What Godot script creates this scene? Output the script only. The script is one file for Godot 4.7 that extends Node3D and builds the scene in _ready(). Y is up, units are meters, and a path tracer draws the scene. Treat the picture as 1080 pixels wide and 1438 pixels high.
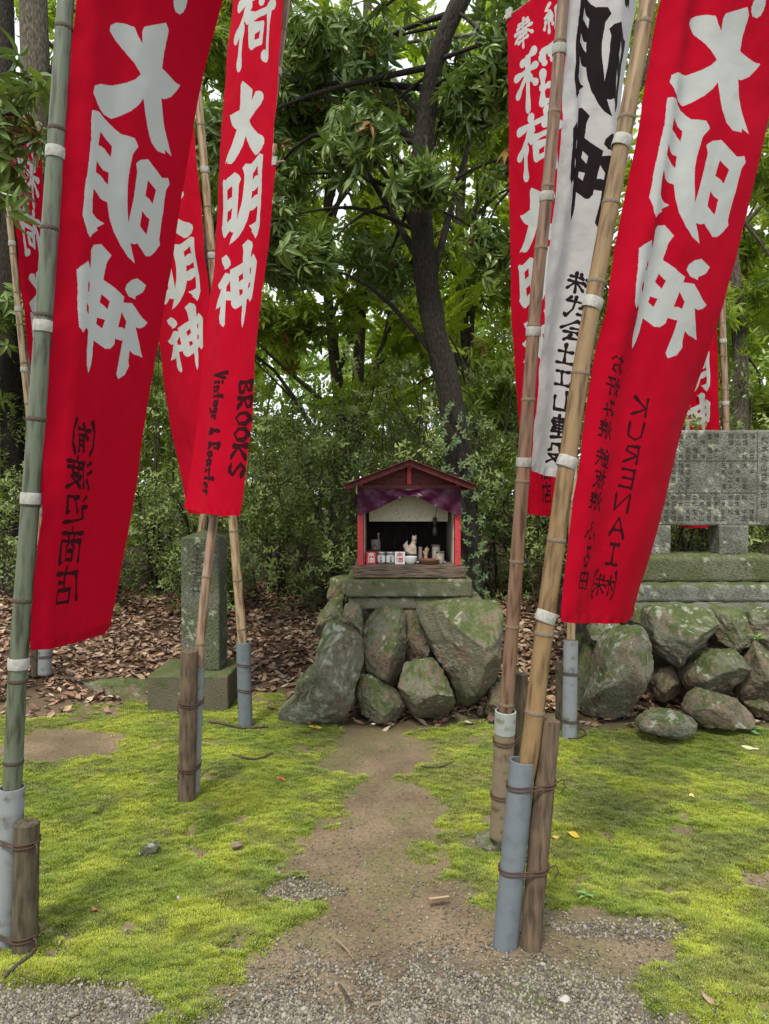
extends Node3D
# A small red shrine on a boulder pile in a wood, tall dedication banners on bamboo poles around a mossy clearing.
# Metres, y up; the clearing's floor is at 0, the viewer stands at the origin and looks along -z.

var rng := RandomNumberGenerator.new()
var M := {}
var names := {}
var nz := FastNoiseLite.new()
var nf := FastNoiseLite.new()


func _ready() -> void:
	rng.seed = 41
	set_view()
	make_materials()
	nz.seed = 5
	nz.frequency = 1.0
	nz.fractal_octaves = 4
	nf.seed = 9
	nf.frequency = 1.0
	nf.fractal_octaves = 2
	build_ground()
	build_shrine_base()
	build_tablet()
	build_pillar()
	build_boulders()
	build_woods()
	build_shrine()
	build_offerings()
	build_banners()
	build_holders()
	build_litter()


func set_view() -> void:
	var cam := Camera3D.new()
	cam.name = "camera"
	add_child(cam)
	cam.position = Vector3(0, 1.5, 0)
	cam.rotation_degrees.x = -1.07
	cam.fov = 70.36
	cam.near = 0.05
	cam.far = 400.0
	cam.current = true
	var sm := ProceduralSkyMaterial.new()
	sm.sky_top_color = Color(0.9, 0.93, 0.955)
	sm.sky_horizon_color = Color(0.93, 0.95, 0.96)
	sm.sky_curve = 0.2
	sm.ground_bottom_color = Color(0.16, 0.17, 0.12)
	sm.ground_horizon_color = Color(0.6, 0.62, 0.58)
	sm.sky_energy_multiplier = 0.82
	var sky := Sky.new()
	sky.sky_material = sm
	var env := Environment.new()
	env.background_mode = Environment.BG_SKY
	env.sky = sky
	env.tonemap_mode = Environment.TONE_MAPPER_LINEAR
	env.tonemap_exposure = 2.4
	env.sdfgi_enabled = true
	env.ssao_enabled = true
	env.ssil_enabled = true
	var we := WorldEnvironment.new()
	we.name = "world"
	we.environment = env
	add_child(we)
	var sun := DirectionalLight3D.new()
	sun.name = "sun"
	sun.light_energy = 0.5
	sun.light_angular_distance = 12.0
	sun.light_color = Color(1.0, 0.97, 0.9)
	sun.shadow_enabled = true
	add_child(sun)
	sun.look_at_from_position(Vector3(-2.6, 11, 3.0), Vector3(0, 0, -4), Vector3.UP)


# ---------------------------------------------------------------- helpers
func lin(r: float, g: float, b: float) -> Color:
	return Color(r, g, b).linear_to_srgb()


func noise_tex(freq: float, oct: int, ramp: Array, size := 256, sd := 1, kind := FastNoiseLite.TYPE_SIMPLEX_SMOOTH, normal := 0.0) -> NoiseTexture2D:
	var n := FastNoiseLite.new()
	n.noise_type = kind
	n.frequency = freq
	n.fractal_octaves = oct
	n.seed = sd
	var t := NoiseTexture2D.new()
	t.width = size
	t.height = size
	t.seamless = true
	t.noise = n
	if normal > 0.0:
		t.as_normal_map = true
		t.bump_strength = normal
	if ramp.size():
		var g := Gradient.new()
		var cs := PackedColorArray()
		var os := PackedFloat32Array()
		for i in ramp.size():
			cs.append(ramp[i][1])
			os.append(ramp[i][0])
		g.colors = cs
		g.offsets = os
		t.color_ramp = g
	return t


func grey(v: float) -> Color:
	return Color(v, v, v)


func mat(c: Color, rough := 0.8, spec := 0.5) -> StandardMaterial3D:
	var m := StandardMaterial3D.new()
	m.albedo_color = c
	m.roughness = rough
	m.metallic_specular = spec
	return m


func grained(c: Color, tex: Texture2D, sc: Vector3, rough: float, bump: Texture2D = null, depth := 0.0, world := false) -> StandardMaterial3D:
	var m := mat(c, rough)
	m.albedo_texture = tex
	m.uv1_triplanar = true
	m.uv1_world_triplanar = world
	m.uv1_scale = sc
	if bump:
		m.heightmap_enabled = true
		m.heightmap_texture = bump
		m.heightmap_scale = depth
	return m


func numbered(called: String) -> String:
	if not names.has(called):
		names[called] = 0
		return called
	names[called] += 1
	return "%s_%03d" % [called, names[called]]


func tag(o: Node3D, label: String, category: String, group := "") -> void:
	o.set_meta("label", label)
	o.set_meta("category", category)
	if group:
		o.set_meta("group", group)


func thing(called: String, label: String, category: String, at := Vector3.ZERO, turn := 0.0, group := "") -> Node3D:
	var o := Node3D.new()
	o.name = numbered(called)
	add_child(o)
	o.position = at
	o.rotation.y = turn
	tag(o, label, category, group)
	return o


func part(called: String, mesh: Mesh, m: Material, parent: Node3D, at := Vector3.ZERO, turn := Vector3.ZERO) -> MeshInstance3D:
	var o := MeshInstance3D.new()
	o.name = called
	o.mesh = mesh
	o.material_override = m
	o.position = at
	o.rotation = turn
	parent.add_child(o, true)
	return o


func single(called: String, mesh: Mesh, m: Material, label: String, category: String, at := Vector3.ZERO, turn := Vector3.ZERO, group := "") -> MeshInstance3D:
	var o := part(numbered(called), mesh, m, self, at, turn)
	tag(o, label, category, group)
	return o


func setting(called: String, mesh: Mesh, m: Material) -> MeshInstance3D:
	var o := part(numbered(called), mesh, m, self)
	o.set_meta("kind", "structure")
	return o


# a grid of points as one smooth mesh; rows of nu points, nv rows
func sheet(p: PackedVector3Array, nu: int, nv: int, uv := PackedVector2Array(), col := PackedColorArray(), wrap := false, closed := false) -> ArrayMesh:
	var n := PackedVector3Array()
	n.resize(p.size())
	var mids: Array[Vector3] = []
	for r in nv:
		var s := Vector3.ZERO
		for c in nu:
			s += p[r * nu + c]
		mids.append(s / nu)
	var way := 0.0
	for r in nv:
		for c in nu:
			var c0 := c - 1
			var c1 := c + 1
			if wrap:
				if c == 0: c0 = nu - 2
				if c == nu - 1: c1 = 1
			else:
				c0 = maxi(c0, 0)
				c1 = mini(c1, nu - 1)
			var du := p[r * nu + c1] - p[r * nu + c0]
			var dv := p[mini(r + 1, nv - 1) * nu + c] - p[maxi(r - 1, 0) * nu + c]
			var q := du.cross(dv)
			n[r * nu + c] = q
			if closed:
				way += q.dot(p[r * nu + c] - mids[r])
	var s := 1.0
	if closed and way < 0.0:
		s = -1.0
	for r in nv:
		for c in nu:
			var q := n[r * nu + c]
			if q.length_squared() < 1e-16:
				var o := 1 if r == 0 else nv - 2
				q = Vector3.ZERO
				for e in nu: q += n[o * nu + e].normalized()
				if r == 0: q *= s
				n[r * nu + c] = q.normalized() if q.length() > 0.01 else (p[r * nu + c] - mids[o]).normalized()
			else:
				n[r * nu + c] = q.normalized() * s
	var ix := PackedInt32Array()
	for r in nv - 1:
		for c in nu - 1:
			var a := r * nu + c
			var b := a + 1
			var d := a + nu
			var e := d + 1
			if s > 0.0:
				ix.append_array([a, d, b, b, d, e])
			else:
				ix.append_array([a, b, d, b, e, d])
	var arr := []
	arr.resize(Mesh.ARRAY_MAX)
	arr[Mesh.ARRAY_VERTEX] = p
	arr[Mesh.ARRAY_NORMAL] = n
	if uv.size(): arr[Mesh.ARRAY_TEX_UV] = uv
	if col.size(): arr[Mesh.ARRAY_COLOR] = col
	arr[Mesh.ARRAY_INDEX] = ix
	var am := ArrayMesh.new()
	am.add_surface_from_arrays(Mesh.PRIMITIVE_TRIANGLES, arr)
	return am


# a round bar along a path, closed at both ends
func tube(pts: Array, rads: Array, sides := 10, rough := 0.0, sd := 0.0) -> ArrayMesh:
	var path := pts.duplicate()
	var rad := rads.duplicate()
	var d0: Vector3 = (path[1] - path[0]).normalized()
	var d1: Vector3 = (path[-1] - path[-2]).normalized()
	var b0: float = minf(0.003, rad[0] * 0.3)
	var b1: float = minf(0.003, rad[-1] * 0.3)
	path.push_front(path[0] - d0 * b0)
	rad.push_front(rad[0] - b0)
	path.push_front(path[0])
	rad.push_front(0.0)
	path.push_back(path[-1] + d1 * b1)
	rad.push_back(rad[-1] - b1)
	path.push_back(path[-1])
	rad.push_back(0.0)
	var nv := path.size()
	var nu := sides + 1
	var p := PackedVector3Array()
	var uv := PackedVector2Array()
	var side := d0.cross(Vector3(0.13, 0.21, 1.0)).normalized()
	var run := 0.0
	for r in nv:
		var dir: Vector3
		if r < 2: dir = d0
		elif r > nv - 3: dir = d1
		else: dir = (path[r + 1] - path[r - 1]).normalized()
		side = (side - dir * side.dot(dir)).normalized()
		var up := dir.cross(side)
		if r > 0: run += path[r].distance_to(path[r - 1])
		for c in nu:
			var a := TAU * (c % sides) / sides
			var k: float = rad[r]
			if rough > 0.0:
				k *= 1.0 + rough * nz.get_noise_3d(cos(a) * 1.6 + sd, run * 1.3, sin(a) * 1.6) + rough * 0.6 * nz.get_noise_3d(cos(a) * 4.0 + sd, run * 7.0, sin(a) * 4.0)
			p.append(path[r] + (side * cos(a) + up * sin(a)) * k)
			uv.append(Vector2(float(c) / sides, run))
	return sheet(p, nu, nv, uv, PackedColorArray(), true, true)


# a turned shape: profile of (radius, height)
func lathe(profile: Array, sides := 20) -> ArrayMesh:
	var p := PackedVector3Array()
	var uv := PackedVector2Array()
	var nu := sides + 1
	for q in profile:
		for c in nu:
			var a := TAU * (c % sides) / sides
			p.append(Vector3(cos(a) * q.x, q.y, sin(a) * q.x))
			uv.append(Vector2(float(c) / sides, q.y))
	return sheet(p, nu, profile.size(), uv, PackedColorArray(), true, true)


func smooth_path(pts: Array, steps: int) -> Array:
	var out := []
	for i in pts.size() - 1:
		var a = pts[maxi(i - 1, 0)]
		var b = pts[i]
		var c = pts[i + 1]
		var d = pts[mini(i + 2, pts.size() - 1)]
		for k in steps:
			out.append(b.cubic_interpolate(c, a, d, float(k) / steps))
	out.append(pts[-1])
	return out


func spread(a: float, b: float, n: int) -> Array:
	var o := []
	for i in n:
		o.append(lerpf(a, b, float(i) / (n - 1)))
	return o


func tri(st: SurfaceTool, a: Vector3, b: Vector3, c: Vector3, mid: Vector3) -> void:
	var n := (c - a).cross(b - a)
	if n.dot((a + b + c) / 3.0 - mid) < 0.0:
		var t := b
		b = c
		c = t
		n = -n
	st.set_normal(n.normalized())
	st.add_vertex(a)
	st.set_normal(n.normalized())
	st.add_vertex(b)
	st.set_normal(n.normalized())
	st.add_vertex(c)


# a block with bevelled edges, centred on `at`; its corners may be jittered for worn stone
func block(size: Vector3, bevel := 0.006, at := Vector3.ZERO, into: SurfaceTool = null) -> ArrayMesh:
	var st := into if into else SurfaceTool.new()
	if not into: st.begin(Mesh.PRIMITIVE_TRIANGLES)
	var h := size * 0.5
	var q := func(s: Vector3, axis: int) -> Vector3:
		var v := (h - Vector3.ONE * bevel) * s
		v[axis] = h[axis] * s[axis]
		return at + v
	for axis in 3:
		var u := (axis + 1) % 3
		var w := (axis + 2) % 3
		for s in [-1.0, 1.0]:
			var k := []
			for e in [[-1, -1], [1, -1], [1, 1], [-1, 1]]:
				var g := Vector3.ZERO
				g[axis] = s
				g[u] = e[0]
				g[w] = e[1]
				k.append(q.call(g, axis))
			tri(st, k[0], k[1], k[2], at)
			tri(st, k[0], k[2], k[3], at)
			for s2 in [-1.0, 1.0]:
				var g0 := Vector3.ZERO
				g0[axis] = s
				g0[u] = s2
				g0[w] = -1.0
				var g1 := g0
				g1[w] = 1.0
				tri(st, q.call(g0, axis), q.call(g1, axis), q.call(g1, u), at)
				tri(st, q.call(g0, axis), q.call(g1, u), q.call(g0, u), at)
	for x in [-1.0, 1.0]:
		for y in [-1.0, 1.0]:
			for z in [-1.0, 1.0]:
				var g := Vector3(x, y, z)
				tri(st, q.call(g, 0), q.call(g, 1), q.call(g, 2), at)
	return null if into else st.commit()


# a flat outline with thickness, front face at z = thick / 2
func slab(poly: PackedVector2Array, thick: float) -> ArrayMesh:
	var st := SurfaceTool.new()
	st.begin(Mesh.PRIMITIVE_TRIANGLES)
	var ix := Geometry2D.triangulate_polygon(poly)
	for s in [-1.0, 1.0]:
		for i in range(0, ix.size(), 3):
			var k := []
			for j in 3:
				k.append(Vector3(poly[ix[i + j]].x, poly[ix[i + j]].y, s * thick / 2.0))
			tri(st, k[0], k[1], k[2], k[0] - Vector3(0, 0, s))
	for i in poly.size():
		var a := poly[i]
		var b := poly[(i + 1) % poly.size()]
		var out := Vector2(b.y - a.y, a.x - b.x).normalized()
		var m := (a + b) * 0.5
		if Geometry2D.is_point_in_polygon(m + out * 0.0005, poly): out = -out
		var mid := Vector3(m.x - out.x, m.y - out.y, 0)
		var z := thick / 2.0
		tri(st, Vector3(a.x, a.y, -z), Vector3(b.x, b.y, -z), Vector3(b.x, b.y, z), mid)
		tri(st, Vector3(a.x, a.y, -z), Vector3(b.x, b.y, z), Vector3(a.x, a.y, z), mid)
	return st.commit()


# stone blocks: finely cut box whose faces are uneven
func hewn(size: Vector3, rough: float, sd: float, moss: float, lichen: float, tones: Array, worn := 0.02) -> ArrayMesh:
	var st := SurfaceTool.new()
	st.begin(Mesh.PRIMITIVE_TRIANGLES)
	var h := size * 0.5
	var cell := maxf(0.016, maxf(size.x, maxf(size.y, size.z)) / 60.0)
	var index := 0
	for axis in 3:
		var u := (axis + 1) % 3
		var w := (axis + 2) % 3
		var a := maxi(2, int(size[u] / cell))
		var b := maxi(2, int(size[w] / cell))
		for s in [-1.0, 1.0]:
			for i in a + 1:
				for j in b + 1:
					var g := Vector3.ZERO
					g[axis] = h[axis] * s
					g[u] = lerpf(-h[u], h[u], float(i) / a)
					g[w] = lerpf(-h[w], h[w], float(j) / b)
					var core := g.clamp(-h + Vector3.ONE * worn, h - Vector3.ONE * worn)
					var n := (g - core).normalized()
					var v := core + n * worn
					var t := v * 9.0 + Vector3.ONE * sd
					v += n * rough * (nz.get_noise_3dv(t) + 0.6 * nz.get_noise_3dv(t * 3.1))
					st.set_normal(n)
					st.set_color(stone_tone(v, n, sd, moss, lichen, tones))
					st.add_vertex(v)
			for i in a:
				for j in b:
					var k := index + i * (b + 1) + j
					var f := [k, k + b + 1, k + 1, k + 1, k + b + 1, k + b + 2]
					if s > 0.0: f = [k, k + 1, k + b + 1, k + 1, k + b + 2, k + b + 1]
					for x in f: st.add_index(x)
			index += (a + 1) * (b + 1)
	return st.commit()


# mineral tones, moss cushions and lichen rosettes, all with outlines of their own
func stone_tone(v: Vector3, n: Vector3, sd: float, moss: float, lichen: float, tones: Array) -> Color:
	var o := Vector3(sd * 3.7, sd * 1.3, -sd * 2.1)
	var a := clampf(0.5 + 0.9 * nz.get_noise_3dv(v * 3.0 + o), 0.0, 1.0)
	var c: Color = tones[0].lerp(tones[1], a)
	c = c.lerp(tones[2], smoothstep(-0.08, 0.2, nz.get_noise_3dv(v * 4.0 - o)))
	var m := nz.get_noise_3dv(v * 8.0 + o * 2.0) + 0.5 * nz.get_noise_3dv(v * 30.0 + o)
	var k := smoothstep(0.62, 0.8, n.y * 0.75 + m * 0.9 + moss * 0.55)
	c = c.lerp(Color(0.13, 0.16, 0.05).lerp(Color(0.075, 0.1, 0.03), clampf(0.5 + m, 0.0, 1.0)), k)
	var l := nz.get_noise_3dv(v * 14.0 - o * 1.7) + 0.35 * nz.get_noise_3dv(v * 42.0) + 0.55 * nz.get_noise_3dv(v * 3.2 + o * 3.0)
	c = c.lerp(Color(0.38, 0.4, 0.32), smoothstep(0.6, 0.68, l + lichen * 0.36) * 0.9)
	return c


# a boulder from its outline in the x-y plane and its half thickness
func boulder(outline: Array, thick: float, sd: float, moss: float, lichen: float, tones: Array) -> Array:
	var mid := Vector2.ZERO
	for q in outline: mid += q
	mid /= outline.size()
	var nu := 97
	var rad := []
	for c in nu - 1:
		var a := TAU * c / (nu - 1)
		var far := mid + Vector2(cos(a), sin(a)) * 5.0
		var best := 0.02
		for i in outline.size():
			var hit = Geometry2D.segment_intersects_segment(mid, far, outline[i], outline[(i + 1) % outline.size()])
			if hit != null: best = maxf(best, (hit as Vector2).distance_to(mid))
		rad.append(best)
	var small := minf(1.0, thick / 0.15)
	var r2 := RandomNumberGenerator.new()
	r2.seed = int(sd * 97.0) + 3
	# points spread evenly over the six sides of a cube, pushed out to the outline
	var p := PackedVector3Array()
	var ix := PackedInt32Array()
	var known := {}
	var n := 26
	for axis in 3:
		for side in [-1.0, 1.0]:
			var grid := PackedInt32Array()
			for i in n + 1:
				for j in n + 1:
					var g := Vector3.ZERO
					g[axis] = side
					g[(axis + 1) % 3] = tan(lerpf(-PI / 4, PI / 4, float(i) / n))
					g[(axis + 2) % 3] = tan(lerpf(-PI / 4, PI / 4, float(j) / n))
					g = g.normalized()
					var key := Vector3i((g * 8000.0).round())
					if not known.has(key):
						known[key] = p.size()
						var a := fposmod(atan2(g.y, g.x), TAU) / TAU * (nu - 1)
						var c := int(a) % (nu - 1)
						var k := lerpf(rad[c], rad[(c + 1) % (nu - 1)], a - floorf(a))
						var s := pow(sqrt(g.x * g.x + g.y * g.y), 0.72)
						var flat := Vector2(g.x, g.y).normalized() * k * s
						p.append(Vector3(flat.x, flat.y, signf(g.z) * pow(absf(g.z), 0.8) * thick))
					grid.append(known[key])
			for i in n:
				for j in n:
					var a := grid[i * (n + 1) + j]
					var b := grid[i * (n + 1) + j + 1]
					var c := grid[(i + 1) * (n + 1) + j]
					var d := grid[(i + 1) * (n + 1) + j + 1]
					if side > 0.0: ix.append_array([a, b, c, b, d, c])
					else: ix.append_array([a, c, b, b, c, d])
	# broken faces
	for k in (8 if thick != 0.13 else 0):
		var f := Vector3(r2.randf_range(-1.3, 1.3), r2.randf_range(-1.2, 1.3), r2.randf_range(0.6, 1.2)).normalized()
		var top := 0.0
		for v in p: top = maxf(top, v.dot(f))
		var cut := top * r2.randf_range(0.58, 0.88)
		for i in p.size():
			var over := p[i].dot(f) - cut
			if over > 0.0: p[i] -= f * over * 0.95
	for i in p.size():
		var v := p[i]
		var o := v / small * 4.0 + Vector3(sd, sd * 2.0, -sd)
		var rough := 0.022 * nz.get_noise_3dv(o) + 0.012 * (absf(nz.get_noise_3dv(o * 2.3)) * 2.0 - 0.4) + 0.006 * nz.get_noise_3dv(o * 7.0)
		p[i] = v + v.normalized() * rough * small
	var ns := PackedVector3Array()
	ns.resize(p.size())
	for i in range(0, ix.size(), 3):
		var q := (p[ix[i + 2]] - p[ix[i]]).cross(p[ix[i + 1]] - p[ix[i]])
		for e in 3: ns[ix[i + e]] += q
	var col := PackedColorArray()
	for i in p.size():
		ns[i] = ns[i].normalized()
		col.append(stone_tone(p[i], ns[i], sd, moss, lichen, tones))
	var arr := []
	arr.resize(Mesh.ARRAY_MAX)
	arr[Mesh.ARRAY_VERTEX] = p
	arr[Mesh.ARRAY_NORMAL] = ns
	arr[Mesh.ARRAY_COLOR] = col
	arr[Mesh.ARRAY_INDEX] = ix
	var am := ArrayMesh.new()
	am.add_surface_from_arrays(Mesh.PRIMITIVE_TRIANGLES, arr)
	return [am, mid]


func copies(called: String, mesh: Mesh, m: Material, where: Array, tints: Array, parent: Node3D) -> MultiMeshInstance3D:
	var mm := MultiMesh.new()
	mm.transform_format = MultiMesh.TRANSFORM_3D
	mm.use_colors = true
	mm.mesh = mesh
	mm.instance_count = where.size()
	for i in where.size():
		mm.set_instance_transform(i, where[i])
		mm.set_instance_color(i, tints[i])
	var o := MultiMeshInstance3D.new()
	o.name = called
	o.multimesh = mm
	o.material_override = m
	parent.add_child(o, true)
	return o


func ground_at(x: float, z: float) -> float:
	var d := -z
	var h := 0.42 * smoothstep(5.0, 8.2, d + 0.35 * nf.get_noise_2d(x * 0.6, z * 0.6))
	h += 0.03 * nf.get_noise_2d(x * 0.45 + 7.0, z * 0.45) * smoothstep(0.5, 2.0, d)
	return h + 0.05 * smoothstep(6.0, 9.0, d) * nf.get_noise_2d(x * 1.1, z * 1.1)


func make_materials() -> void:
	var fine := noise_tex(0.05, 5, [[0.0, grey(0.62)], [0.45, grey(0.92)], [1.0, grey(1.0)]], 256, 2)
	var pits := noise_tex(0.07, 5, [], 256, 3)
	M.fine = fine
	M.pits = pits
	var crumple := noise_tex(0.03, 4, [], 256, 81)
	crumple.height = 1536
	M.pits_cloth = crumple
	var st := grained(Color.WHITE, fine, Vector3.ONE * 3.0, 0.9, pits, 0.6)
	st.vertex_color_use_as_albedo = true
	M.stone = st
	var concrete := grained(Color.WHITE, noise_tex(0.11, 4, [[0.0, grey(0.55)], [0.5, grey(0.95)], [1.0, grey(1.0)]], 256, 12), Vector3.ONE * 4.0, 0.92, pits, 0.5)
	concrete.vertex_color_use_as_albedo = true
	M.concrete = concrete
	var barks := noise_tex(0.03, 5, [[0.0, grey(0.35)], [0.5, grey(0.75)], [0.75, grey(1.0)]], 256, 4)
	M.bark = grained(lin(0.042, 0.031, 0.024), barks, Vector3(7, 1.6, 7), 0.95, barks, 1.6)
	M.bark_pale = grained(lin(0.15, 0.125, 0.095), barks, Vector3(6, 1.4, 6), 0.95, barks, 1.2)
	M.stem = grained(lin(0.12, 0.09, 0.062), barks, Vector3(9, 3, 9), 0.9)
	for k in [["bamboo_green", lin(0.105, 0.13, 0.092)], ["bamboo_tan", lin(0.235, 0.155, 0.075)], ["bamboo_brown", lin(0.195, 0.118, 0.078)], ["bamboo_pale", lin(0.37, 0.275, 0.17)], ["bamboo_pink", lin(0.29, 0.195, 0.135)]]:
		var b := mat(k[1], 0.48)
		b.albedo_texture = noise_tex(0.02, 5, [[0.0, Color(0.5, 0.44, 0.4)], [0.3, Color(0.78, 0.74, 0.7)], [0.5, Color(0.95, 0.94, 0.92)], [0.7, Color(1, 1, 1)], [1.0, Color(1.0, 0.97, 0.9)]], 256, 20 + names.size() + k[0].length())
		b.uv1_scale = Vector3(1.0, 0.8, 1.0)
		b.heightmap_enabled = true
		b.heightmap_texture = pits
		b.heightmap_scale = 0.06
		M[k[0]] = b
	M.node = grained(lin(0.07, 0.05, 0.035), fine, Vector3.ONE * 12.0, 0.8)
	M.cut = grained(lin(0.085, 0.085, 0.07), fine, Vector3.ONE * 12.0, 0.95)
	M.node_pale = grained(lin(0.2, 0.15, 0.1), fine, Vector3.ONE * 12.0, 0.8)
	M.tie = grained(lin(0.47, 0.47, 0.44), noise_tex(0.05, 3, [[0.0, grey(0.75)], [1.0, grey(1.0)]], 128, 33), Vector3.ONE * 8.0, 0.85, pits, 0.1)
	var dirty := noise_tex(0.025, 5, [[0.0, Color(0.62, 0.56, 0.47)], [0.22, Color(0.84, 0.82, 0.78)], [0.4, Color(0.97, 0.97, 0.97)], [1.0, Color(1, 1, 1)]], 256, 6)
	M.pipe = grained(lin(0.15, 0.175, 0.2), noise_tex(0.03, 4, [[0.0, grey(0.86)], [0.5, grey(0.97)], [1.0, grey(1.0)]], 256, 61), Vector3.ONE * 2.2, 0.42)
	M.pipe_pale = grained(lin(0.34, 0.37, 0.36), dirty, Vector3.ONE * 2.6, 0.5)
	M.pipe_muddy = grained(lin(0.2, 0.155, 0.105), dirty, Vector3.ONE * 2.6, 0.8)
	M.pipe_old = grained(lin(0.23, 0.25, 0.265), dirty, Vector3.ONE * 2.0, 0.6)
	var woodt := noise_tex(0.02, 5, [[0.0, grey(0.4)], [0.5, grey(0.8)], [1.0, grey(1.0)]], 256, 8)
	M.stake = grained(lin(0.17, 0.115, 0.075), woodt, Vector3(9, 1.2, 9), 0.88, woodt, 0.5)
	M.stake_old = grained(lin(0.125, 0.1, 0.06), woodt, Vector3(8, 1.2, 8), 0.9, woodt, 0.5)
	M.wire = grained(lin(0.085, 0.042, 0.025), fine, Vector3.ONE * 20.0, 0.85)
	M.red_paint = grained(lin(0.56, 0.045, 0.06), noise_tex(0.03, 4, [[0.0, grey(0.7)], [0.4, grey(0.92)], [1.0, grey(1.0)]], 256, 14), Vector3.ONE * 4.0, 0.5, woodt, 0.08)
	M.red_dull = grained(lin(0.17, 0.014, 0.016), woodt, Vector3(3, 8, 8), 0.6, woodt, 0.15)
	M.old_wood = grained(lin(0.2, 0.145, 0.11), woodt, Vector3(1.2, 12, 8), 0.9, woodt, 0.6)
	M.dark_wood = grained(lin(0.045, 0.03, 0.024), woodt, Vector3(5, 1.2, 5), 0.75)
	M.cream = grained(lin(0.5, 0.47, 0.37), noise_tex(0.06, 4, [[0.0, grey(0.6)], [0.3, grey(0.95)], [1.0, grey(1.0)]], 256, 15), Vector3.ONE * 3.0, 0.7)
	M.purple = mat(lin(0.05, 0.005, 0.03), 0.3, 0.35)
	M.fox = grained(lin(0.62, 0.5, 0.42), fine, Vector3.ONE * 12.0, 0.5)
	M.white = mat(lin(0.72, 0.74, 0.76), 0.25)
	M.clay = grained(lin(0.2, 0.085, 0.05), fine, Vector3.ONE * 9.0, 0.7)
	M.vase = mat(lin(0.24, 0.19, 0.19), 0.4)
	M.black = mat(lin(0.012, 0.012, 0.012), 0.5)
	M.lid = mat(lin(0.55, 0.56, 0.56), 0.3)
	M.lid.metallic = 0.8
	var gl := mat(Color(0.95, 0.97, 0.97, 0.14), 0.05)
	gl.transparency = BaseMaterial3D.TRANSPARENCY_ALPHA
	M.glass = gl
	M.amber = mat(lin(0.32, 0.21, 0.1), 0.3)
	M.ink = mat(lin(0.03, 0.028, 0.03), 0.8)
	M.label_red = mat(lin(0.5, 0.03, 0.04), 0.5)
	M.litter = leafy(lin(1, 1, 1), 0.75, 0.15)


func leafy(c: Color, rough: float, through: float) -> StandardMaterial3D:
	var m := mat(c, rough, 0.5)
	m.vertex_color_use_as_albedo = true
	m.backlight_enabled = true
	m.backlight = Color(through, through, through * 0.7)
	return m


# ---------------------------------------------------------------- ground
const PATH := [[1.6, -2.5, 2.5], [2.0, -0.53, 0.80], [2.2, -0.42, 0.72], [2.43, -0.36, 0.70], [2.6, -0.36, 0.55], [2.75, -0.42, 0.42], [2.95, -0.34, 0.27], [3.3, -0.28, 0.2], [3.85, -0.24, 0.16], [4.3, -0.28, 0.2], [4.75, -0.42, 0.34], [5.2, -0.6, 0.6]]


func path_in(x: float, d: float) -> float:  # metres inside the bare path, negative outside
	if d < PATH[0][0]: return 1.0
	for i in PATH.size() - 1:
		if d <= PATH[i + 1][0]:
			var t: float = (d - PATH[i][0]) / (PATH[i + 1][0] - PATH[i][0])
			return minf(x - lerpf(PATH[i][1], PATH[i + 1][1], t), lerpf(PATH[i][2], PATH[i + 1][2], t) - x)
	return -1.0


func spot(x: float, d: float, cx: float, cd: float, rx: float, rd: float) -> float:
	return 1.0 - Vector2((x - cx) / rx, (d - cd) / rd).length()


# x: moss cover, y: gravel, z: leaf litter, w: thin dark algae on the soil
func cover(x: float, z: float) -> Vector4:
	var d := -z
	var n := nz.get_noise_2d(x * 1.5 + 3.0, z * 1.5) * 0.3 + nz.get_noise_2d(x * 6.0, z * 6.0 + 9.0) * 0.16
	var p := path_in(x, d)
	var bare := smoothstep(-0.14, 0.12, p + n * 0.9)
	bare = maxf(bare, smoothstep(-0.15, 0.25, spot(x, d, -2.0, 4.4, 0.42, 0.33) + n * 1.6))
	bare = maxf(bare, smoothstep(-0.1, 0.2, spot(x, d, 0.62, 2.43, 0.34, 0.2) + n * 1.2))
	var back := 5.22 if x < -0.3 else 4.62
	if x < -1.9: back = 4.95
	bare = maxf(bare, smoothstep(-0.05, 0.22, d - back + n))
	bare = maxf(bare, smoothstep(0.0, 0.3, nz.get_noise_2d(x * 2.7 - 20.0, z * 2.7) - 0.26 + 0.4 * n) * 0.85)
	var litter := smoothstep(-0.1, 0.5, d - back - 0.12 + n)
	var gravel := smoothstep(2.5, 2.1, d + n * 0.9) * smoothstep(-0.02, 0.1, p + n * 0.7)
	gravel = maxf(gravel, smoothstep(0.0, 0.3, spot(x, d, -0.32, 2.76, 0.2, 0.12) + n * 1.4))
	gravel = maxf(gravel, smoothstep(0.0, 0.25, spot(x, d, -1.02, 2.07, 0.36, 0.16) + n))
	gravel = maxf(gravel, smoothstep(0.1, 0.3, spot(x, d, 0.85, 2.5, 0.3, 0.07) + n * 1.6) * 0.6)
	bare = maxf(bare, gravel)
	var algae := smoothstep(-0.05, 0.3, nz.get_noise_2d(x * 1.7 + 40.0, z * 2.9) + 0.5 * nz.get_noise_2d(x * 7.0, z * 7.0 + 4.0) + (0.12 if x > 0.3 else -0.1) + 0.25 * smoothstep(3.2, 4.4, d) * smoothstep(0.8, 0.2, absf(x)))
	return Vector4(1.0 - bare, gravel, litter, algae)


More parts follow.
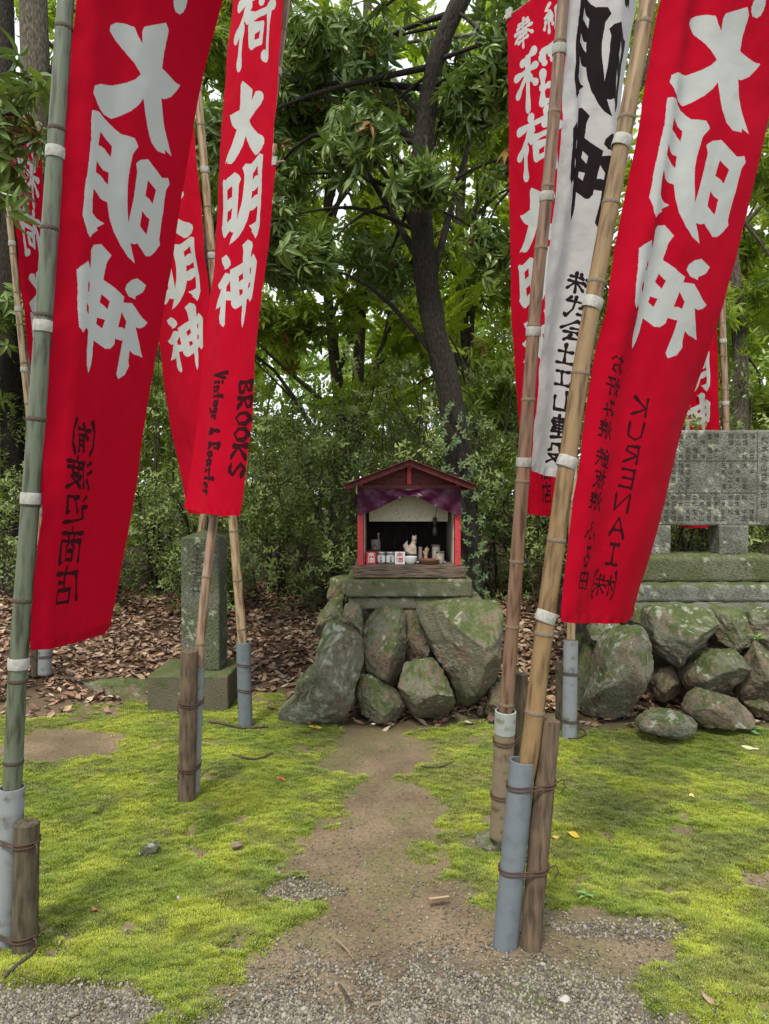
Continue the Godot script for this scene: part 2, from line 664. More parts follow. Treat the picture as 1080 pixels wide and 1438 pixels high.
func build_ground() -> void:
	var xs := []
	var zs := []
	for k in range(-160, -9, 15): xs.append(float(k))
	for k in range(-36, -14): xs.append(k * 0.25)
	for k in range(-80, 81): xs.append(k * 0.045)
	for k in range(15, 37): xs.append(k * 0.25)
	for k in range(10, 161, 15): xs.append(float(k))
	var z := 40.0
	while z >= -220.0:
		zs.append(z)
		z -= 0.045 if (z < -1.0 and z > -6.5) else (0.25 if (z < 2.0 and z > -14.0) else 10.0)
	var p := PackedVector3Array()
	var uv := PackedVector2Array()
	for b in zs:
		for a in xs:
			var y := ground_at(a, b)
			if absf(a) < 3.7 and b < -1.0 and b > -6.6:
				var c := cover(a, b)
				y += c.x * (0.016 + 0.012 * nz.get_noise_2d(a * 5.0, b * 5.0)) + 0.006 * nz.get_noise_2d(a * 9.0, b * 9.0)
			p.append(Vector3(a, y, b))
			uv.append(Vector2((a + 4.0) / 8.0, (b + 8.0) / 8.0))
	var size := 1024
	var im := Image.create(size, size, false, Image.FORMAT_RGB8)
	var r2 := RandomNumberGenerator.new()
	r2.seed = 77
	# the slow covers are sampled on a coarse lattice and blended; the grain is added per texel
	var step := 4
	var m := size / step + 1
	var grid: Array[Vector4] = []
	var tone := PackedFloat32Array()
	for j in m:
		for i in m:
			var gx := -4.0 + 8.0 * i / (m - 1)
			var gz := -8.0 + 8.0 * j / (m - 1)
			grid.append(cover(gx, gz))
			tone.append(nz.get_noise_2d(gx * 2.3 + 60.0, gz * 2.3))
	for j in size:
		var fj := float(j) / step
		var j0 := int(fj)
		var tj := fj - j0
		for i in size:
			var fi := float(i) / step
			var i0 := int(fi)
			var ti := fi - i0
			var k := j0 * m + i0
			var c: Vector4 = grid[k].lerp(grid[k + 1], ti).lerp(grid[k + m].lerp(grid[k + m + 1], ti), tj)
			var tn := lerpf(tone[k], tone[k + m + 1], (ti + tj) * 0.5)
			var g := r2.randf()
			var soil := Color(0.215, 0.16, 0.105).lerp(Color(0.145, 0.108, 0.07), clampf(0.5 + tn * 1.4, 0, 1))
			soil = soil.lerp(Color(0.14, 0.135, 0.06), c.w * 0.6)
			soil = soil.lerp(Color(0.15, 0.13, 0.105), c.y * (0.25 + 0.75 * g) * 0.6)
			soil = soil.lerp(Color(0.082, 0.053, 0.036), c.z)
			var moss := Color(0.21, 0.24, 0.03).lerp(Color(0.11, 0.145, 0.02), clampf(0.5 + tn * 1.6, 0, 1))
			moss = moss.lerp(Color(0.105, 0.11, 0.045), c.w * 0.6)
			var o := soil.lerp(moss, smoothstep(0.25, 0.75, c.x + (g - 0.5) * 0.5))
			im.set_pixel(i, j, (o * (0.72 + 0.5 * r2.randf())).linear_to_srgb())
	var gm := mat(Color.WHITE, 0.96, 0.3)
	gm.albedo_texture = ImageTexture.create_from_image(im)
	gm.texture_repeat = false
	var g := setting("ground", sheet(p, xs.size(), zs.size(), uv), gm)
	g.set_meta("label", "mossy clearing floor with a bare earth path and leaf covered bank")
	build_moss()
	build_gravel()


func build_moss() -> void:
	var st := SurfaceTool.new()
	st.begin(Mesh.PRIMITIVE_TRIANGLES)
	for k in 9:
		var a := k * 2.4
		var r := 0.0035 * sqrt(k)
		var b := Vector3(cos(a) * r, -0.003, sin(a) * r)
		var out := Vector3(cos(a), 0, sin(a))
		var tip := b + out * (0.002 + 0.0006 * k) + Vector3(0, 0.0115 - 0.0006 * k, 0)
		var s := Vector3(-out.z, 0, out.x) * 0.0021
		tri(st, b - s, b + s, tip, b - out)
	var tuft := st.commit()
	var where := []
	var tints := []
	var r3 := RandomNumberGenerator.new()
	r3.seed = 300
	var placed := 0
	while placed < 320000:
		var d := 1.0 / lerpf(1.0 / 1.95, 1.0 / 5.6, pow(r3.randf(), 0.8))
		var half := d * 0.56 + 0.9
		var x := r3.randf_range(-half, half)
		placed += 1
		var c := cover(x, -d)
		if c.x < 0.3 + 0.4 * r3.randf(): continue
		if c.w > 0.5 and r3.randf() < c.w * 0.22: continue
		var y := ground_at(x, -d) + c.x * (0.016 + 0.012 * nz.get_noise_2d(x * 5.0, -d * 5.0)) + 0.006 * nz.get_noise_2d(x * 9.0, -d * 9.0)
		var sc := r3.randf_range(0.6, 1.35) * (0.8 + d * 0.12)
		where.append(Transform3D(Basis.from_euler(Vector3(r3.randf_range(-0.3, 0.3), r3.randf() * TAU, r3.randf_range(-0.3, 0.3))).scaled(Vector3(sc, sc * r3.randf_range(0.35, 0.75), sc)), Vector3(x, y, -d)))
		var t := clampf(0.5 + 1.3 * nz.get_noise_2d(x * 2.3 + 60.0, -d * 2.3) + r3.randf_range(-0.25, 0.25), 0.0, 1.0)
		var c2 := Color(0.33, 0.375, 0.045).lerp(Color(0.165, 0.235, 0.032), t)
		c2 = c2.lerp(Color(0.15, 0.165, 0.055), c.w * 0.6)
		if r3.randf() < 0.05: c2 = Color(0.3, 0.24, 0.09)
		tints.append(c2 * r3.randf_range(0.8, 1.3))
	var mo := copies(numbered("moss"), tuft, leafy(Color.WHITE, 0.8, 0.35), where, tints, self)
	mo.set_meta("kind", "stuff")
	tag(mo, "short yellow green moss carpeting the clearing floor", "moss")


func build_gravel() -> void:
	var r3 := RandomNumberGenerator.new()
	r3.seed = 12
	for v in 2:
		var where := []
		var tints := []
		for k in 65000:
			var d := 1.0 / lerpf(1.0 / 1.9, 1.0 / 5.0, pow(r3.randf(), 1.5))
			var x := r3.randf_range(-0.58, 0.58) * d
			var c := cover(x, -d)
			var keep := c.y * 0.8 * clampf(0.75 + 1.6 * nz.get_noise_2d(x * 4.0, d * 4.0 + 30.0), 0.15, 1.2) + 0.17 * (1.0 - c.x) * smoothstep(5.0, 2.6, d) + 0.012
			if c.z > 0.3: keep = 0.02
			if r3.randf() > keep: continue
			var sc := r3.randf_range(0.28, 0.78)
			if c.y < 0.3: sc *= 0.75
			if r3.randf() < 0.03: sc *= 1.8
			where.append(Transform3D(Basis.from_euler(Vector3(r3.randf() * TAU, r3.randf() * TAU, r3.randf() * TAU)).scaled(Vector3.ONE * sc), Vector3(x, ground_at(x, -d) + 0.003 + 0.02 * c.x, -d)))
			var g := 0.08 + 0.25 * pow(r3.randf(), 1.7)
			tints.append(Color(g, g * r3.randf_range(0.84, 0.95), g * r3.randf_range(0.6, 0.84)))
		var st := SurfaceTool.new()
		st.begin(Mesh.PRIMITIVE_TRIANGLES)
		var sp := SphereMesh.new()
		sp.radial_segments = 7
		sp.rings = 4
		sp.radius = 0.0075
		sp.height = 0.015
		var a := sp.get_mesh_arrays()
		var vs: PackedVector3Array = a[Mesh.ARRAY_VERTEX]
		for i in vs.size():
			var q := vs[i]
			vs[i] = q * Vector3(1.25, 0.62, 0.9) * (1.0 + 0.35 * nz.get_noise_3dv(q * 160.0 + Vector3.ONE * v * 9.0))
		a[Mesh.ARRAY_VERTEX] = vs
		var am := ArrayMesh.new()
		am.add_surface_from_arrays(Mesh.PRIMITIVE_TRIANGLES, a)
		var gm := mat(Color.WHITE, 0.9)
		gm.vertex_color_use_as_albedo = true
		var o := copies(numbered("gravel"), am, gm, where, tints, self)
		o.set_meta("kind", "stuff")
		tag(o, ["loose grey and beige gravel on the bare path", "scattered angular gravel chips among the path's gravel"][v], "gravel")


# ---------------------------------------------------------------- stonework
func build_shrine_base() -> void:
	var t := thing("shrine_plinth", "mossy concrete plinth and slab under the little red shrine", "plinth", Vector3(0.16, 0, -5.5))
	var tones := [Color(0.17, 0.16, 0.11), Color(0.105, 0.12, 0.065), Color(0.2, 0.19, 0.145)]
	part("slab", hewn(Vector3(0.89, 0.125, 0.8), 0.008, 2.0, 0.55, 0.35, tones, 0.014), M.concrete, t, Vector3(0.013, 0.866, 0))
	part("bed", hewn(Vector3(0.95, 0.09, 0.75), 0.012, 4.0, 0.2, 0.3, tones), M.concrete, t, Vector3(0.06, 0.756, 0.0))
	part("core", hewn(Vector3(0.86, 0.76, 0.7), 0.02, 6.0, 0.0, 0.0, [Color(0.17, 0.135, 0.1), Color(0.13, 0.11, 0.08), Color(0.19, 0.16, 0.12)]), M.concrete, t, Vector3(0.05, 0.335, -0.05))


func build_tablet() -> void:
	var t := thing("stone_tablet", "grey inscribed stone tablet on two legs and mossy steps", "monument", Vector3(2.42, 0, -5.75))
	var grey_tones := [Color(0.17, 0.17, 0.15), Color(0.115, 0.12, 0.095), Color(0.2, 0.2, 0.18)]
	var green_tones := [Color(0.12, 0.13, 0.07), Color(0.09, 0.105, 0.045), Color(0.15, 0.15, 0.1)]
	var face := part("panel", hewn(Vector3(1.21, 0.75, 0.14), 0.003, 8.0, -0.2, 0.82, grey_tones, 0.008), M.stone, t, Vector3(0, 1.66, 0))
	inscribe_tablet(face)
	for s in [-1.0, 1.0]:
		part("leg", hewn(Vector3(0.225, 0.23, 0.2), 0.004, 10.0 + s, -0.1, 0.3, grey_tones, 0.006), M.stone, t, Vector3(s * 0.302, 1.175, 0))
	part("step", hewn(Vector3(1.16, 0.2, 0.52), 0.009, 13.0, 0.75, 0.15, green_tones, 0.03), M.stone, t, Vector3(0, 0.965, 0.02))
	part("step", hewn(Vector3(1.62, 0.13, 0.86), 0.009, 14.0, 0.35, 0.35, grey_tones, 0.02), M.stone, t, Vector3(0, 0.802, 0.02))
	part("footing", hewn(Vector3(1.85, 0.09, 1.0), 0.012, 15.0, 0.0, 0.3, grey_tones), M.concrete, t, Vector3(0, 0.694, 0.02))
	part("core", hewn(Vector3(1.75, 0.7, 0.8), 0.02, 16.0, 0.0, 0.0, [Color(0.17, 0.135, 0.1), Color(0.13, 0.11, 0.08), Color(0.19, 0.16, 0.12)]), M.concrete, t, Vector3(0, 0.3, 0.0))


# cut lettering: strokes as thin inlaid lines in the stone's face
func strokes_mesh(list: Array, w: float, proud: float) -> ArrayMesh:
	var st := SurfaceTool.new()
	st.begin(Mesh.PRIMITIVE_TRIANGLES)
	for s in list:
		for i in s.size() - 1:
			var a := Vector3(s[i].x, s[i].y, 0)
			var b := Vector3(s[i + 1].x, s[i + 1].y, 0)
			var d := (b - a).normalized()
			var n := Vector3(-d.y, d.x, 0) * w * 0.5
			a -= d * w * 0.3
			b += d * w * 0.3
			var up := Vector3(0, 0, proud)
			tri(st, a - n + up, b - n + up, b + n + up, a - up)
			tri(st, a - n + up, b + n + up, a + n + up, a - up)
			for e in [[a - n, b - n, n], [a + n, b + n, -n]]:
				tri(st, e[0], e[1], e[1] + up, e[0] + e[2])
				tri(st, e[0], e[1] + up, e[0] + up, e[0] + e[2])
	return st.commit()


func inscribe_tablet(face: Node3D) -> void:
	var rule := []
	rule.append([Vector2(-0.6, 0.135), Vector2(0.49, 0.135)])
	rule.append([Vector2(-0.6, -0.115), Vector2(0.49, -0.115)])
	rule.append([Vector2(0.492, 0.37), Vector2(0.492, -0.37)])
	part("ruled_lines", strokes_mesh(rule, 0.004, 0.0022), M.cut, face, Vector3(0, 0, 0.0715))
	var pool := ["pine", "base", "field", "mount", "one", "long", "middle", "two", "life", "spirit_s", "man", "gold", "hundred", "three", "bridge"]
	var r3 := RandomNumberGenerator.new()
	r3.seed = 8
	var list := []
	for band in [[0.33, 4, -0.52, 0.44], [0.1, 4, -0.52, 0.44], [-0.15, 4, -0.52, 0.44]]:
		for col in 18:
			var x := 0.45 - col * 0.0555
			if band[0] == 0.1 and col > 4 and col < 9: continue
			for k in band[1]:
				if r3.randf() < 0.18: continue
				var g: String = pool[r3.randi() % pool.size()]
				var y: float = band[0] - k * 0.05 - (0.0 if k < 2 else 0.012)
				for s in STROKES[g]:
					var o := []
					for q in s: o.append(Vector2(x + (q[0] - 50) * 0.0004, y + (50 - q[1]) * 0.0004))
					list.append(o)
	var y := 0.3
	for g in ["pine", "base", "long", "mount", "hundred", "gold", "middle", "field"]:
		for s in STROKES[g]:
			var o := []
			for q in s: o.append(Vector2(0.545 + (q[0] - 50) * 0.00055, y + (50 - q[1]) * 0.00055))
			list.append(o)
		y -= 0.072
	part("inscription", strokes_mesh(list, 0.0034, 0.002), M.cut, face, Vector3(0, 0, 0.0715))


func build_pillar() -> void:
	var t := thing("stone_pillar", "square mossy stone pillar with pointed top on a block base", "monument", Vector3(-1.335, 0, -5.38))
	var tones := [Color(0.115, 0.13, 0.085), Color(0.085, 0.105, 0.055), Color(0.14, 0.145, 0.115)]
	part("base", hewn(Vector3(0.575, 0.31, 0.56), 0.006, 21.0, 0.55, -0.3, [Color(0.15, 0.125, 0.09), Color(0.11, 0.105, 0.065), Color(0.13, 0.12, 0.08)], 0.012), M.concrete, t, Vector3(-0.055, 0.095, 0.0))
	var shaft := part("shaft", hewn(Vector3(0.28, 0.97, 0.27), 0.003, 22.0, 0.1, 0.62, tones, 0.01), M.stone, t, Vector3(0.0, 0.735, 0.0))
	var st := SurfaceTool.new()
	st.begin(Mesh.PRIMITIVE_TRIANGLES)
	var k := [Vector3(-0.136, 0, -0.131), Vector3(0.136, 0, -0.131), Vector3(0.136, 0, 0.131), Vector3(-0.136, 0, 0.131)]
	for i in 4:
		st.set_color(Color(0.1, 0.12, 0.05))
		tri(st, k[i], k[(i + 1) % 4], Vector3(0, 0.05, 0), Vector3(0, -0.1, 0))
	part("cap", st.commit(), M.stone, t, Vector3(0, 1.217, 0))
	var list := []
	var y := 0.4
	for g in ["gold", "one_old", "hundred", "yen"]:
		for s in STROKES[g]:
			var o := []
			for q in s: o.append(Vector2((q[0] - 50) * 0.0009, y + (50 - q[1]) * 0.0009))
			list.append(o)
		y -= 0.1
	part("inscription", strokes_mesh(list, 0.009, 0.003), M.cut, shaft, Vector3(-0.015, 0, 0.136))


func build_boulders() -> void:
	var rocks := [
		["tall pale grey boulder with a flared foot, left end of shrine pile", -4.75, 0.24, 0.45, 0.75, [Vector2(-0.357, 0.692), Vector2(-0.276, 0.663), Vector2(-0.181, 0.604), Vector2(-0.137, 0.531), Vector2(-0.144, 0.384), Vector2(-0.181, 0.296), Vector2(-0.203, 0.179), Vector2(-0.239, 0.061), Vector2(-0.291, 0.003), Vector2(-0.525, -0.012), Vector2(-0.657, -0.009), Vector2(-0.716, 0.032), Vector2(-0.686, 0.120), Vector2(-0.598, 0.164), Vector2(-0.584, 0.281), Vector2(-0.467, 0.399), Vector2(-0.437, 0.501), Vector2(-0.408, 0.648)]],
		["small green wedge boulder at ground level beside the tall pale one", -4.82, 0.20, 0.60, 0.20, [Vector2(-0.161, 0.323), Vector2(-0.087, 0.315), Vector2(0.018, 0.241), Vector2(0.122, 0.144), Vector2(0.144, 0.085), Vector2(0.092, 0.003), Vector2(-0.042, 0.010), Vector2(-0.161, 0.040), Vector2(-0.198, 0.159), Vector2(-0.183, 0.263)]],
		["brown and green boulder under the middle of the shrine slab", -4.98, 0.22, 0.40, 0.25, [Vector2(-0.143, 0.607), Vector2(-0.105, 0.699), Vector2(-0.013, 0.748), Vector2(0.110, 0.756), Vector2(0.149, 0.714), Vector2(0.160, 0.514), Vector2(0.147, 0.376), Vector2(0.103, 0.238), Vector2(0.049, 0.184), Vector2(-0.043, 0.253), Vector2(-0.143, 0.330), Vector2(-0.159, 0.484)]],
		["dark recessed boulder wedged between two larger ones below the slab", -5.10, 0.16, 0.20, 0.10, [Vector2(0.113, 0.727), Vector2(0.247, 0.730), Vector2(0.310, 0.554), Vector2(0.373, 0.365), Vector2(0.302, 0.318), Vector2(0.152, 0.286), Vector2(0.129, 0.506)]],
		["largest boulder of the shrine pile, broad sloping green face", -4.85, 0.30, 0.55, 0.35, [Vector2(0.205, 0.735), Vector2(0.257, 0.787), Vector2(0.377, 0.795), Vector2(0.647, 0.810), Vector2(0.781, 0.783), Vector2(0.799, 0.630), Vector2(0.781, 0.495), Vector2(0.789, 0.420), Vector2(0.736, 0.286), Vector2(0.699, 0.211), Vector2(0.661, 0.091), Vector2(0.497, 0.091), Vector2(0.474, 0.211), Vector2(0.407, 0.331), Vector2(0.317, 0.495), Vector2(0.257, 0.630)]],
		["rounded grey boulder on the ground at the pile's centre", -4.74, 0.21, 0.30, 0.30, [Vector2(0.134, 0.394), Vector2(0.222, 0.423), Vector2(0.310, 0.438), Vector2(0.383, 0.372), Vector2(0.445, 0.240), Vector2(0.468, 0.123), Vector2(0.427, 0.013), Vector2(0.310, -0.001), Vector2(0.193, 0.035), Vector2(0.120, 0.138), Vector2(0.088, 0.240)]],
		["narrow upright stone just left under the shrine slab", -5.06, 0.14, 0.50, 0.20, [Vector2(-0.278, 0.764), Vector2(-0.169, 0.756), Vector2(-0.147, 0.624), Vector2(-0.156, 0.499), Vector2(-0.263, 0.530), Vector2(-0.306, 0.624)]],
		["dark mossy stone behind the tall pale boulder", -5.22, 0.18, 0.60, 0.30, [Vector2(-0.384, 0.765), Vector2(-0.295, 0.781), Vector2(-0.287, 0.612), Vector2(-0.335, 0.515), Vector2(-0.432, 0.467), Vector2(-0.505, 0.515), Vector2(-0.472, 0.660)]],
		["green stone at the back left corner of shrine slab", -5.45, 0.16, 0.70, 0.10, [Vector2(-0.409, 0.909), Vector2(-0.266, 0.918), Vector2(-0.274, 0.707), Vector2(-0.367, 0.674), Vector2(-0.426, 0.758)]],
		["small brown boulder at right foot of the shrine pile", -4.84, 0.16, 0.20, 0.20, [Vector2(0.712, 0.243), Vector2(0.780, 0.288), Vector2(0.832, 0.236), Vector2(0.842, 0.034), Vector2(0.750, -0.011), Vector2(0.687, 0.064)]],
		["tall leaning boulder with white lichen streak, left of tablet pile", -4.72, 0.26, 0.60, 0.75, [Vector2(1.479, 0.600), Vector2(1.599, 0.660), Vector2(1.707, 0.654), Vector2(1.737, 0.588), Vector2(1.757, 0.456), Vector2(1.737, 0.288), Vector2(1.689, 0.108), Vector2(1.563, 0.036), Vector2(1.443, -0.012), Vector2(1.323, -0.006), Vector2(1.309, 0.084), Vector2(1.359, 0.180), Vector2(1.413, 0.336), Vector2(1.419, 0.492)]],
		["big mossy boulder with white lichen spots under the tablet steps", -4.95, 0.26, 0.70, 0.70, [Vector2(1.803, 0.720), Vector2(1.853, 0.760), Vector2(2.143, 0.758), Vector2(2.275, 0.726), Vector2(2.278, 0.619), Vector2(2.224, 0.481), Vector2(2.143, 0.412), Vector2(2.017, 0.336), Vector2(1.941, 0.387), Vector2(1.859, 0.443), Vector2(1.822, 0.544)]],
		["very green mossy boulder in the tablet pile's top course", -5.08, 0.22, 0.90, 0.20, [Vector2(2.328, 0.719), Vector2(2.567, 0.728), Vector2(2.606, 0.674), Vector2(2.615, 0.544), Vector2(2.541, 0.473), Vector2(2.418, 0.435), Vector2(2.334, 0.493), Vector2(2.321, 0.609)]],
		["lichen dotted boulder at right edge, top of tablet pile", -5.02, 0.22, 0.70, 0.60, [Vector2(2.556, 0.711), Vector2(2.658, 0.734), Vector2(2.773, 0.696), Vector2(2.785, 0.492), Vector2(2.670, 0.492), Vector2(2.568, 0.569)]],
		["wide flat topped boulder in the middle of the tablet pile", -4.90, 0.24, 0.40, 0.40, [Vector2(2.040, 0.317), Vector2(2.140, 0.441), Vector2(2.245, 0.472), Vector2(2.445, 0.456), Vector2(2.513, 0.404), Vector2(2.498, 0.317), Vector2(2.426, 0.192), Vector2(2.407, 0.136), Vector2(2.121, 0.149), Vector2(2.052, 0.230)]],
		["brown boulder at the right edge of tablet pile", -4.92, 0.24, 0.20, 0.30, [Vector2(2.511, 0.400), Vector2(2.580, 0.512), Vector2(2.717, 0.500), Vector2(2.755, 0.112), Vector2(2.605, 0.087), Vector2(2.442, 0.112), Vector2(2.427, 0.174)]],
		["small dark pointed stone in the gap of tablet pile", -5.02, 0.16, 0.10, 0.05, [Vector2(1.879, 0.237), Vector2(1.918, 0.301), Vector2(2.007, 0.336), Vector2(2.048, 0.262), Vector2(2.083, 0.141), Vector2(2.032, 0.084), Vector2(1.892, 0.096)]],
		["low brown slanted boulder lying in front of tablet pile", -4.58, 0.18, 0.10, 0.15, [Vector2(1.922, 0.173), Vector2(1.971, 0.266), Vector2(2.029, 0.304), Vector2(2.157, 0.257), Vector2(2.250, 0.243), Vector2(2.332, 0.161), Vector2(2.376, 0.097), Vector2(2.285, 0.062), Vector2(1.982, 0.089), Vector2(1.930, 0.126)]],
		["flat oval pale green stone on the ground before the boulders", -4.42, 0.13, 0.35, 0.50, [Vector2(1.551, 0.150), Vector2(1.610, 0.197), Vector2(1.733, 0.219), Vector2(1.846, 0.197), Vector2(1.915, 0.152), Vector2(1.904, 0.101), Vector2(1.823, 0.056), Vector2(1.666, 0.075), Vector2(1.565, 0.109)]],
		["slanting grey green boulder behind the rear grey pipe", -5.08, 0.20, 0.50, 0.30, [Vector2(1.334, 0.299), Vector2(1.437, 0.467), Vector2(1.514, 0.448), Vector2(1.534, 0.325), Vector2(1.508, 0.183), Vector2(1.398, -0.024), Vector2(1.327, 0.002)]],
		["lichen covered dark boulder below the front red banner's hem", -5.05, 0.16, 0.50, 0.70, [Vector2(1.428, 0.595), Vector2(1.544, 0.634), Vector2(1.666, 0.621), Vector2(1.621, 0.537), Vector2(1.538, 0.415), Vector2(1.441, 0.486)]],
		["dim mossy stone far left of the tablet pile", -5.35, 0.16, 0.70, 0.20, [Vector2(1.398, 0.473), Vector2(1.500, 0.496), Vector2(1.527, 0.412), Vector2(1.486, 0.303), Vector2(1.405, 0.290)]],
		["low brown stone half hidden at the right edge", -4.80, 0.14, 0.10, 0.10, [Vector2(2.425, 0.121), Vector2(2.553, 0.143), Vector2(2.614, 0.109), Vector2(2.614, 0.030), Vector2(2.480, 0.042)]],
		["dark green boulder under tablet steps beside the banner hem", -5.20, 0.20, 0.80, 0.30, [Vector2(1.735, 0.707), Vector2(1.854, 0.733), Vector2(1.927, 0.707), Vector2(1.920, 0.535), Vector2(1.854, 0.562), Vector2(1.748, 0.575)]],
	]
	var sets := [
		[Color(0.2, 0.185, 0.14), Color(0.14, 0.145, 0.085), Color(0.19, 0.145, 0.1)],
		[Color(0.23, 0.22, 0.175), Color(0.15, 0.16, 0.1), Color(0.2, 0.165, 0.12)],
		[Color(0.18, 0.135, 0.09), Color(0.125, 0.115, 0.075), Color(0.22, 0.165, 0.115)],
	]
	for i in rocks.size():
		var r: Array = rocks[i]
		var tones: Array = sets[2] if r[3] < 0.25 else (sets[1] if r[4] > 0.45 else sets[0])
		var made := boulder(r[5], r[2], 1.7 + i * 2.3, r[3], r[4], tones)
		single("boulder", made[0], M.stone, r[0], "boulder", Vector3(made[1].x, made[1].y - (0.025 if r[1] > -4.6 else 0.0), r[1] - r[2] * 0.25), Vector3.ZERO, "boulders of the two stone piles")
	var small := [
		["flat grey green stone lying at the foot of left bank", Vector3(-2.05, 0.05, -5.5), Vector3(0.34, 0.07, 0.2), 0.5],
		["small grey rock on the moss, left foreground", Vector3(-0.985, 0.02, -3.03), Vector3(0.04, 0.03, 0.03), -0.3],
		["small tan pebble on the moss left of the path", Vector3(-0.625, 0.025, -3.06), Vector3(0.03, 0.022, 0.024), -0.3],
		["wedge of rock at the foot of the white banner's pipe", Vector3(0.46, 0.01, -3.12), Vector3(0.075, 0.045, 0.06), 0.0],
		["flat mossy stone sunk in the gravel, front right", Vector3(0.43, 0.0, -2.16), Vector3(0.11, 0.03, 0.08), 0.7],
		["pale pebble beside the sunken mossy stone", Vector3(0.53, 0.012, -2.12), Vector3(0.026, 0.018, 0.02), -0.5],
	]
	for i in small.size():
		var s: Array = small[i]
		var o := []
		for k in 9:
			var a := TAU * k / 9.0
			var w := 0.8 + 0.35 * rng.randf()
			o.append(Vector2(cos(a) * s[2].x * w, sin(a) * s[2].y * w))
		var tones: Array = sets[0] if i < 2 or i > 2 else [Color(0.3, 0.21, 0.14), Color(0.24, 0.17, 0.11), Color(0.33, 0.26, 0.18)]
		if i == 5: tones = [Color(0.5, 0.47, 0.4), Color(0.4, 0.38, 0.33), Color(0.5, 0.48, 0.45)]
		var made := boulder(o, s[2].z, 60.0 + i * 3.0, s[3], 0.2, tones)
		# keep tiny stones from being blown up by the rough skin
		var n := single("stone", made[0], M.stone, s[0], "stone", s[1], Vector3(0, i * 0.7, 0))


# ---------------------------------------------------------------- trees and shrubs
func blade(st: SurfaceTool, base: Vector3, dir: Vector3, up: Vector3, length: float, width: float, droop: float) -> void:
	var side := dir.cross(up).normalized()
	up = side.cross(dir).normalized()
	var prof := [0.12, 0.8, 1.0, 0.62, 0.0]
	var rows := []
	for i in 5:
		var t := i / 4.0
		var c := base + dir * length * t - up * droop * length * t * t
		rows.append([c - side * prof[i] * width * 0.5 + up * width * 0.16 * prof[i], c, c + side * prof[i] * width * 0.5 + up * width * 0.16 * prof[i]])
	for i in 4:
		for h in 2:
			var a: Vector3 = rows[i][h]
			var b: Vector3 = rows[i][h + 1]
			var c: Vector3 = rows[i + 1][h]
			var d: Vector3 = rows[i + 1][h + 1]
			tri(st, a, b, d, b - up)
			if i < 3: tri(st, a, d, c, b - up)


func sprig(kind: String) -> ArrayMesh:
	var st := SurfaceTool.new()
	st.begin(Mesh.PRIMITIVE_TRIANGLES)
	var r3 := RandomNumberGenerator.new()
	r3.seed = kind.length() * 7 + 1
	if kind == "whorl":
		for k in 9:
			var a := k * 2.399 + r3.randf() * 0.3
			var e := r3.randf_range(-0.75, 0.5)
			var dir := Vector3(cos(a) * cos(e), sin(e), sin(a) * cos(e))
			blade(st, Vector3(0, -0.05 + 0.006 * k, 0), dir, Vector3.UP, r3.randf_range(0.1, 0.17), r3.randf_range(0.03, 0.042), r3.randf_range(0.15, 0.6))
	elif kind == "spray":
		for k in 13:
			var t := k / 12.0
			var s := 1.0 if k % 2 else -1.0
			var dir := Vector3(s * (1.0 - 0.8 * t), 0.55 + t, r3.randf_range(-0.3, 0.3)).normalized()
			blade(st, Vector3(0, t * 0.22 - 0.1, 0), dir, Vector3(0.1 * s, -0.2, 1.0), r3.randf_range(0.055, 0.085), r3.randf_range(0.028, 0.04), r3.randf_range(-0.1, 0.3))
	else:
		for k in 12:
			var a := k * 2.399
			var t := k / 11.0
			var e := r3.randf_range(0.0, 0.8)
			var dir := Vector3(cos(a) * cos(e), sin(e), sin(a) * cos(e))
			blade(st, Vector3(0, t * 0.18 - 0.1, 0), dir, Vector3.UP, r3.randf_range(0.035, 0.06), r3.randf_range(0.016, 0.024), r3.randf_range(0.0, 0.3))
	return st.commit()


func in_ball(r: RandomNumberGenerator) -> Vector3:
	while true:
		var v := Vector3(r.randf_range(-1, 1), r.randf_range(-1, 1), r.randf_range(-1, 1))
		if v.length_squared() < 1.0: return v
	return Vector3.ZERO


func facing(dir: Vector3, r: RandomNumberGenerator, sc: float) -> Basis:
	var y := dir.normalized()
	var x := y.cross(Vector3(r.randf_range(-1, 1), r.randf_range(-1, 1), r.randf_range(-1, 1))).normalized()
	return Basis(x, y, x.cross(y)).scaled_local(Vector3.ONE * sc)


